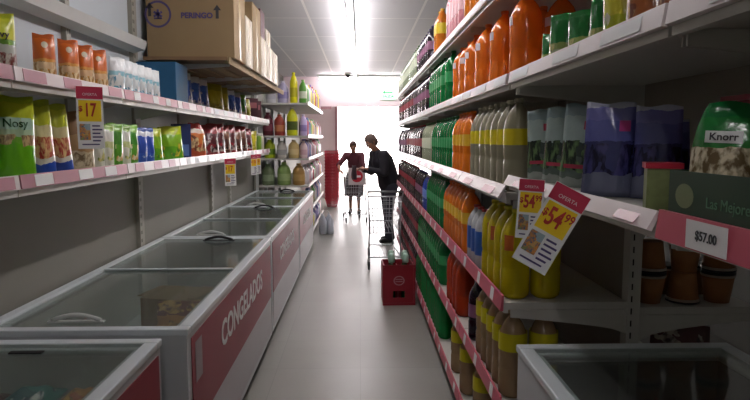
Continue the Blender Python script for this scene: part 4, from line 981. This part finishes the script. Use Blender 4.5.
# ------------------------------------------------------------------ shopping trolleys
def trolley(label, loc, rz, child_sign=False):
    t = thing('shopping_trolley', label, 'shopping trolley', loc, rz)
    # local: handle end at y=0, front at y=0.85
    w0, w1, d0, d1, zt, zb = 0.215, 0.17, 0.02, 0.82, 0.93, 0.46
    mb = MB()
    top = [(-w0, d0, zt), (w0, d0, zt), (w1, d1, zt-0.07), (-w1, d1, zt-0.07)]
    bot = [(-w0+.03, d0+.08, zb), (w0-.03, d0+.08, zb), (w1-.02, d1-.06, zb+.07), (-w1+.02, d1-.06, zb+.07)]
    mb.tube(top, 0.007, 6, True); mb.tube(bot, 0.006, 6, True)
    L_ = lambda a, b, u: tuple(a[k]*(1-u)+b[k]*u for k in range(3))
    for j in range(1, 6): mb.tube([L_(bot[k], top[k], j/6) for k in range(4)], 0.0028, 4, True)
    for s in range(4):
        n = 14 if s % 2 else 8
        for i in range(n): mb.tube([L_(bot[s], bot[(s+1) % 4], i/n), L_(top[s], top[(s+1) % 4], i/n)], 0.0025, 4)
    for i in range(1, 9): mb.tube([L_(bot[0], bot[1], i/9), L_(bot[3], bot[2], i/9)], 0.0025, 4)
    mb.build('wire_basket', chrome, t)
    mb = MB()
    for s in (-1, 1):
        mb.tube([(s*w0, 0.02, zt), (s*(w0+.008), -0.05, zt+0.07)], 0.009, 6)
        mb.tube([(s*(w0-.01), 0.06, zt-0.06), (s*(w0-.02), 0.10, 0.45), (s*(w0-.01), 0.04, 0.16)], 0.010, 6)
        mb.tube([(s*(w0-.01), 0.04, 0.16), (s*(w1), d1-0.05, 0.19)], 0.010, 6); mb.tube([(s*w1, d1-0.05, 0.19), (s*(w1-.02), d1-0.06, zb+.07)], 0.009, 6)
    mb.tube([(-w0+.01, 0.04, 0.16), (w0-.01, 0.04, 0.16)], 0.009, 6); mb.tube([(-w1, d1-0.05, 0.19), (w1, d1-0.05, 0.19)], 0.008, 6)
    for i in range(1, 6): mb.tube([(-w0+.01+(2*w0-.02)*i/6, 0.04, 0.165), (-w1+2*w1*i/6, d1-0.05, 0.195)], 0.003, 4)
    mb.build('chassis', chrome, t)
    mb = MB(); mb.tube([(-w0-.008, -0.05, zt+.07), (w0+.008, -0.05, zt+.07)], 0.013, 8); mb.build('handle', mat('handle grey', '#6a6e70', 0.4), t)
    for x in (-1, 1):
        for y, ww in ((0.04, w0-.01), (d1-0.05, w1)):
            mb = MB(); mb.lathe([(0.045, -0.012), (0.055, -0.008), (0.055, 0.008), (0.045, 0.012)], 16, M=Matrix.Translation((x*ww, y-0.02, 0.055)) @ Matrix.Rotation(PI/2, 4, 'Y'))
            wh = mb.build('wheel', rubber, t)
            MB().box(x*ww-0.018, x*ww-0.014, y-0.035, y, 0.05, 0.155).build('fork', chrome, wh); MB().box(x*ww+0.014, x*ww+0.018, y-0.035, y, 0.05, 0.155).build('fork', chrome, wh)
    if child_sign:
        pn = MB().box(-0.17, 0.17, -0.078, -0.068, 0.76, 1.09).build('sign_panel', mat('sign panel', '#cfc4c4', 0.5), t)
        mb = MB(); mb.lathe([(0.115, 0), (0.115, 0.003)], 28, M=Matrix.Translation((0, -0.0785, 0.925)) @ Matrix.Rotation(PI/2, 4, 'X')); mb.build('sign_disc', mat('disc red', '#c01c34', 0.4), pn)
        MB().box(-0.075, 0.075, -0.0845, -0.0835, 0.905, 0.945).build('sign_bar', mat('bar white', '#ece6e6', 0.4), pn)
    return t
trolley('empty chrome shopping trolley standing behind the red crate', (0.315, 7.45, 0), R(2))
trolley('shopping trolley with a no-entry sign plate, in front of the woman', (-0.07, 11.75, 0), R(8), True)

# ------------------------------------------------------------------ pack of water bottles on the floor
t = thing('bottle_pack', 'shrink-wrapped pack of clear bottles on the floor at the end of the freezers', 'bottle pack', (-0.60, 10.5, 0), R(10))
pw = mat('pack plastic', '#e2e8f0', 0.15, transl=0.3)
for i in range(2):
    for j in range(3):
        MB().lathe([(0.053, 0.001), (0.058, 0.02), (0.058, 0.23), (0.02, 0.30), (0.015, 0.33)], 12, c=(-0.06+0.12*i, -0.12+0.12*j, 0)).build('bottle', pw, t)
mb = MB(); mb.tube([(-0.06, 0, 0.33), (-0.03, 0, 0.39), (0.03, 0, 0.39), (0.06, 0, 0.33)], 0.006, 6); mb.build('carry_handle', mat('carry handle', '#d0d4da', 0.4), t)

# ------------------------------------------------------------------ exit sign, dome camera
t = thing('exit_sign', 'green lit exit sign on the bulkhead above the entrance', 'exit sign', (0.62, 13.28, 2.62))
MB().box(-0.17, 0.17, -0.02, 0.018, -0.11, 0.11).build('sign_case', mat('exit case', '#c8d8cc', 0.4, emit=((0.75, 1, 0.85), 0.9)), t, bevel=0.004)
text('lettering', 'SALIDA', 0.075, mat('exit green', '#1f8a4a', 0.5, emit=((0.1, 0.6, 0.3), 0.5)), t, (0, -0.0215, -0.045), bold=0.003)
mb = MB(); mb.face([(-0.13, -0.0215, 0.045), (-0.07, -0.0215, 0.085), (-0.07, -0.0215, 0.06), (0.1, -0.0215, 0.06), (0.1, -0.0215, 0.03), (-0.07, -0.0215, 0.03), (-0.07, -0.0215, 0.005)]); mb.build('arrow', MATS['exit green'], t)
t = thing('dome_camera', 'small dark dome camera under the ceiling before the bulkhead', 'security camera', (-0.25, 12.6, 3.0))
MB().lathe([(0.07, -0.03), (0.075, -0.001)], 18).build('mount', white_metal, t)
mb = MB(); mb.lathe([(0.005, -0.085), (0.035, -0.075), (0.055, -0.05), (0.058, -0.031)], 18); mb.build('dome', mat('dome dark', '#1a1418', 0.1), t)

# ------------------------------------------------------------------ people
def remeshed(mb, name, mats, parent, voxel=0.012, smooth=6):
    bmesh.ops.recalc_face_normals(mb.bm, faces=mb.bm.faces)
    me = bpy.data.meshes.new('tmp'); mb.bm.to_mesh(me); mb.bm.free()
    o = bpy.data.objects.new('tmp', me); COL.objects.link(o)
    r = o.modifiers.new('r', 'REMESH'); r.mode = 'VOXEL'; r.voxel_size = voxel
    s = o.modifiers.new('s', 'SMOOTH'); s.iterations = smooth; s.factor = 0.5
    dg = bpy.context.evaluated_depsgraph_get(); dg.update()
    me2 = bpy.data.meshes.new_from_object(o.evaluated_get(dg)); bpy.data.objects.remove(o)
    me2.materials.clear()
    for m in mats: me2.materials.append(m)
    for p in me2.polygons: p.use_smooth = True; p.material_index = 0
    ob = bpy.data.objects.new(name, me2); COL.objects.link(ob)
    if parent: ob.parent = parent
    return ob
def person(label, loc, rz, J, hair_m, top_m, leg_m, shoe_m, skirt=False, hair_long=False, scale=1.0, short_sleeve=False, bulk=1.0):
    """J: joint positions in local space, figure faces -Y"""
    V = {k: Vector(v) for k, v in J.items() if isinstance(v, tuple)}
    mb = MB()
    # trunk, neck, head
    mb.capsule(V['pelvis'], V['waist'], 0.125, 0.115); mb.capsule(V['waist'], V['chest'], 0.115, 0.13); mb.capsule(V['chest'], V['neck'], 0.12, 0.055); mb.capsule(V['neck'], V['head']+Vector((0, 0.01, -0.06)), 0.052, 0.055)
    HM = Euler((J['nod'], 0, J.get('turn', 0))).to_matrix()
    hd = V['head']
    def h(p): return hd + HM @ Vector(p)
    mb.ball(hd, (0.073, 0.092, 0.105), HM, 3); mb.ball(h((0, -0.035, -0.055)), (0.052, 0.055, 0.06), HM); mb.capsule(h((0, -0.088, 0.012)), h((0, -0.106, -0.022)), 0.010, 0.015); mb.ball(h((0, -0.085, -0.058)), (0.026, 0.014, 0.009), HM)
    for s in (-1, 1):
        mb.ball(h((s*0.075, 0.012, -0.008)), (0.012, 0.022, 0.032), HM)
        sh, el, wr = V['sh%d' % s], V['el%d' % s], V['wr%d' % s]
        mb.capsule(V['chest']+Vector((0, 0, 0.08)), sh, 0.08, 0.062); mb.capsule(sh, el, 0.052, 0.041); mb.capsule(el, wr, 0.041, 0.028)
        hv = V['hand%d' % s]; d = (hv-wr).normalized(); side = d.cross(Vector((0, 0, 1)));
        if side.length < 0.1: side = Vector((1, 0, 0))
        side.normalize(); nrm = side.cross(d)
        palm = wr + d*0.055
        for q in (-0.028, -0.009, 0.01, 0.028): mb.capsule(wr+d*0.01, palm+side*q+d*0.03, 0.02, 0.0125, 8)
        for i, (q, ln) in enumerate(((-0.03, .058), (-0.010, .072), (0.011, .078), (0.031, .070))):
            a = palm+side*q+d*0.03; b = a + d*ln*0.55 - nrm*0.010; c = b + d*ln*0.3 - nrm*ln*0.42
            mb.capsule(a, b, 0.0095, 0.0085, 8); mb.capsule(b, c, 0.0085, 0.0075, 8)
        a = wr+d*0.03+side*(0.03 if s < 0 else -0.03); b = a+side*(0.022 if s < 0 else -0.022)+d*0.035-nrm*0.008; mb.capsule(a, b, 0.012, 0.010, 8); mb.capsule(b, b+d*0.03-nrm*0.012, 0.010, 0.0085, 8)
        hp, kn, an, to = V['hip%d' % s], V['kn%d' % s], V['an%d' % s], V['toe%d' % s]
        mb.capsule(V['pelvis'], hp, 0.12, 0.095); mb.capsule(hp, kn, 0.088, 0.056); mb.capsule(kn, an, 0.054, 0.036); mb.ball(kn.lerp(an, 0.28)+Vector((0, 0.014, 0)), (0.052, 0.055, 0.11)); mb.capsule(an+Vector((0, 0.02, -0.035)), to, 0.034, 0.028)
    body = remeshed(mb, 'person', [skin], None, 0.0085, 3)
    body.location = loc; body.rotation_euler = (0, 0, rz); body.scale = (scale,)*3
    tag(body, label, 'person')
    # hair
    mb = MB(); mb.ball(h((0, 0.014, 0.022)), (0.088, 0.102, 0.106), HM, 3); mb.ball(h((0, 0.045, -0.02)), (0.084, 0.07, 0.095), HM)
    if hair_long: mb.ball(h((0, 0.075, -0.06)), (0.05, 0.04, 0.09), HM)
    hr = remeshed(mb, 'hair', [hair_m], body, 0.010, 3)
    # cut the hair away from the face
    bm_ = bmesh.new(); bm_.from_mesh(hr.data); inv = HM.inverted()
    kill = [v for v in bm_.verts if (lambda p: p.y < -0.058 and p.z < 0.055 or p.y < -0.03 and p.z < 0.0)(inv @ (v.co-hd))]
    bmesh.ops.delete(bm_, geom=kill, context='VERTS'); bm_.to_mesh(hr.data); bm_.free()
    for s in (-1, 1):
        MB().ball(h((s*0.031, -0.083, 0.008)), (0.013, 0.009, 0.009), HM).build('eye', mat('eye white', '#d8d2cc', 0.2), body)
        MB().ball(h((s*0.031, -0.0905, 0.008)), 0.0052).build('iris', mat('iris', '#2a1c14', 0.2), body)
        MB().tube([h((s*0.048, -0.078, 0.024)), h((s*0.031, -0.090, 0.029)), h((s*0.015, -0.092, 0.025))], 0.004, 6).build('eyebrow', hair_m, body)
    MB().ball(h((0, -0.096, -0.058)), (0.024, 0.008, 0.006), HM).build('mouth', mat('lips', '#8a4a44', 0.4), body)
    # clothes
    mb = MB()
    mb.capsule(V['pelvis']+Vector((0, 0, 0.02)), V['waist'], 0.155*bulk, 0.145*bulk); mb.capsule(V['waist'], V['chest'], 0.145*bulk, 0.155*bulk); mb.capsule(V['chest'], V['neck']+Vector((0, 0, -0.035)), 0.145*bulk, 0.075)
    for s in (-1, 1):
        sh, el, wr = V['sh%d' % s], V['el%d' % s], V['wr%d' % s]
        mb.capsule(V['chest']+Vector((0, 0, 0.07)), sh, 0.10*bulk, 0.078*bulk); mb.capsule(sh, el, 0.070*bulk, 0.058*bulk)
        if short_sleeve: pass
        else: mb.capsule(el, el.lerp(wr, 0.86), 0.058, 0.044)
    remeshed(mb, 'jacket', [top_m], body, 0.014, 5)
    mb = MB()
    if skirt:
        for s in (-1, 1): mb.capsule(V['pelvis'], V['hip%d' % s], 0.14, 0.12); mb.capsule(V['hip%d' % s], V['kn%d' % s]+Vector((0, 0, 0.03)), 0.125, 0.125)
        mb.capsule(V['pelvis'], (V['kn1']+V['kn-1'])/2+Vector((0, 0, 0.06)), 0.13, 0.13)
        remeshed(mb, 'skirt', [leg_m], body, 0.014, 5)
    else:
        for s in (-1, 1):
            mb.capsule(V['pelvis'], V['hip%d' % s], 0.138, 0.115); mb.capsule(V['hip%d' % s], V['kn%d' % s], 0.108, 0.082); mb.capsule(V['kn%d' % s], V['an%d' % s]+Vector((0, 0, 0.0)), 0.080, 0.066)
        remeshed(mb, 'trousers', [leg_m], body, 0.014, 5)
    for s in (-1, 1):
        an, to = V['an%d' % s], V['toe%d' % s]
        mb = MB(); mb.capsule(an+Vector((0, 0.035, -0.035)), to, 0.046, 0.040); mb.capsule(an+Vector((0, 0.02, -0.01)), an+Vector((0, 0.0, -0.04)), 0.048, 0.045)
        remeshed(mb, 'shoe', [shoe_m], body, 0.010, 3)
    return body
def joints(bend=0.0, hands=None, nod=0.5, turn=0.0, step=0.06):
    J = dict(pelvis=(0, 0, 0.95), waist=(0, -0.02*bend, 1.10), chest=(0, -0.09*bend, 1.30), neck=(0, -0.17*bend, 1.48), head=(0, -0.24*bend-0.02, 1.625), nod=nod, turn=turn)
    for s in (-1, 1):
        J['hip%d' % s] = (s*0.09, 0, 0.90); J['kn%d' % s] = (s*0.10, -0.02-s*step*0.6, 0.50); J['an%d' % s] = (s*0.105, 0.02-s*step, 0.085); J['toe%d' % s] = (s*0.115, -0.12-s*step, 0.042)
        J['sh%d' % s] = (s*0.185, -0.14*bend, 1.41)
        e, w, h_ = hands[s]
        J['el%d' % s], J['wr%d' % s], J['hand%d' % s] = e, w, h_
    return J
Jm = joints(1.25, {1: ((0.24, -0.20, 1.14), (0.10, -0.42, 1.20), (0.05, -0.50, 1.22)), -1: ((-0.24, -0.20, 1.14), (-0.10, -0.42, 1.18), (-0.05, -0.50, 1.20))}, nod=0.7, step=0.07)
man = person('grey-haired man in a dark jacket looking down at what he holds', (0.46, 9.56, 0.0), R(-66), Jm, mat('hair grey', '#6a5850', 0.7), mat('jacket navy', '#1e1c26', 0.7), mat('jeans dark', '#2a2a38', 0.8), rubber, bulk=1.18, scale=0.99)
Jw = joints(1.3, {1: ((0.23, -0.30, 1.15), (0.17, -0.50, 1.05), (0.15, -0.58, 1.02)), -1: ((-0.34, -0.28, 1.19), (-0.30, -0.50, 1.08), (-0.24, -0.57, 1.05))}, nod=0.45, turn=0.15, step=0.04)
person('woman in a dark red top and knee-length skirt pushing the trolley', (-0.12, 13.15, 0.0), R(-5), Jw, mat('hair brown', '#4a2c24', 0.6), mat('top maroon', '#5a2430', 0.7), mat('skirt dark', '#3a2028', 0.8), mat('shoe dark', '#2a1a1c', 0.6), skirt=True, hair_long=True, scale=0.92, short_sleeve=True, bulk=1.08)
# what the man holds
mp = man.matrix_world
Mm = Matrix.Translation((0.46, 9.56, 0)) @ Matrix.Rotation(R(-66), 4, 'Z')
p = Mm @ Vector((0, -0.60, 1.02))
bag('held_bag', 'dark crumpled bag in the hands of the man', 'bag', tuple(p), R(-62), 0.16, 0.22, 0.07, mat('held bag', '#3a2a30', 0.4), None, 200)

# ------------------------------------------------------------------ light
w = bpy.data.worlds.new('World'); S.world = w; w.use_nodes = True
bg = w.node_tree.nodes['Background']
bg.inputs['Color'].default_value = (1.0, 0.94, 0.95, 1); bg.inputs['Strength'].default_value = 9.0

# ------------------------------------------------------------------ camera
cam = bpy.data.cameras.new('camera'); co = bpy.data.objects.new('camera', cam); COL.objects.link(co)
cam.sensor_width = 36; cam.lens = 28.8; cam.clip_start = 0.05
co.location = (0, 0, 1.65); co.rotation_euler = (PI/2-math.atan(61/600), 0, -math.atan(15/600))
S.camera = co
vs = S.view_settings; vs.view_transform = 'Standard'; vs.look = 'None'; vs.exposure = 0.45; vs.gamma = 1.0; vs.use_curve_mapping = False
try:
    S.cycles.use_denoising = True; S.cycles.max_bounces = 8; S.cycles.transparent_max_bounces = 12
    S.cycles.sample_clamp_indirect = 8
except Exception: pass
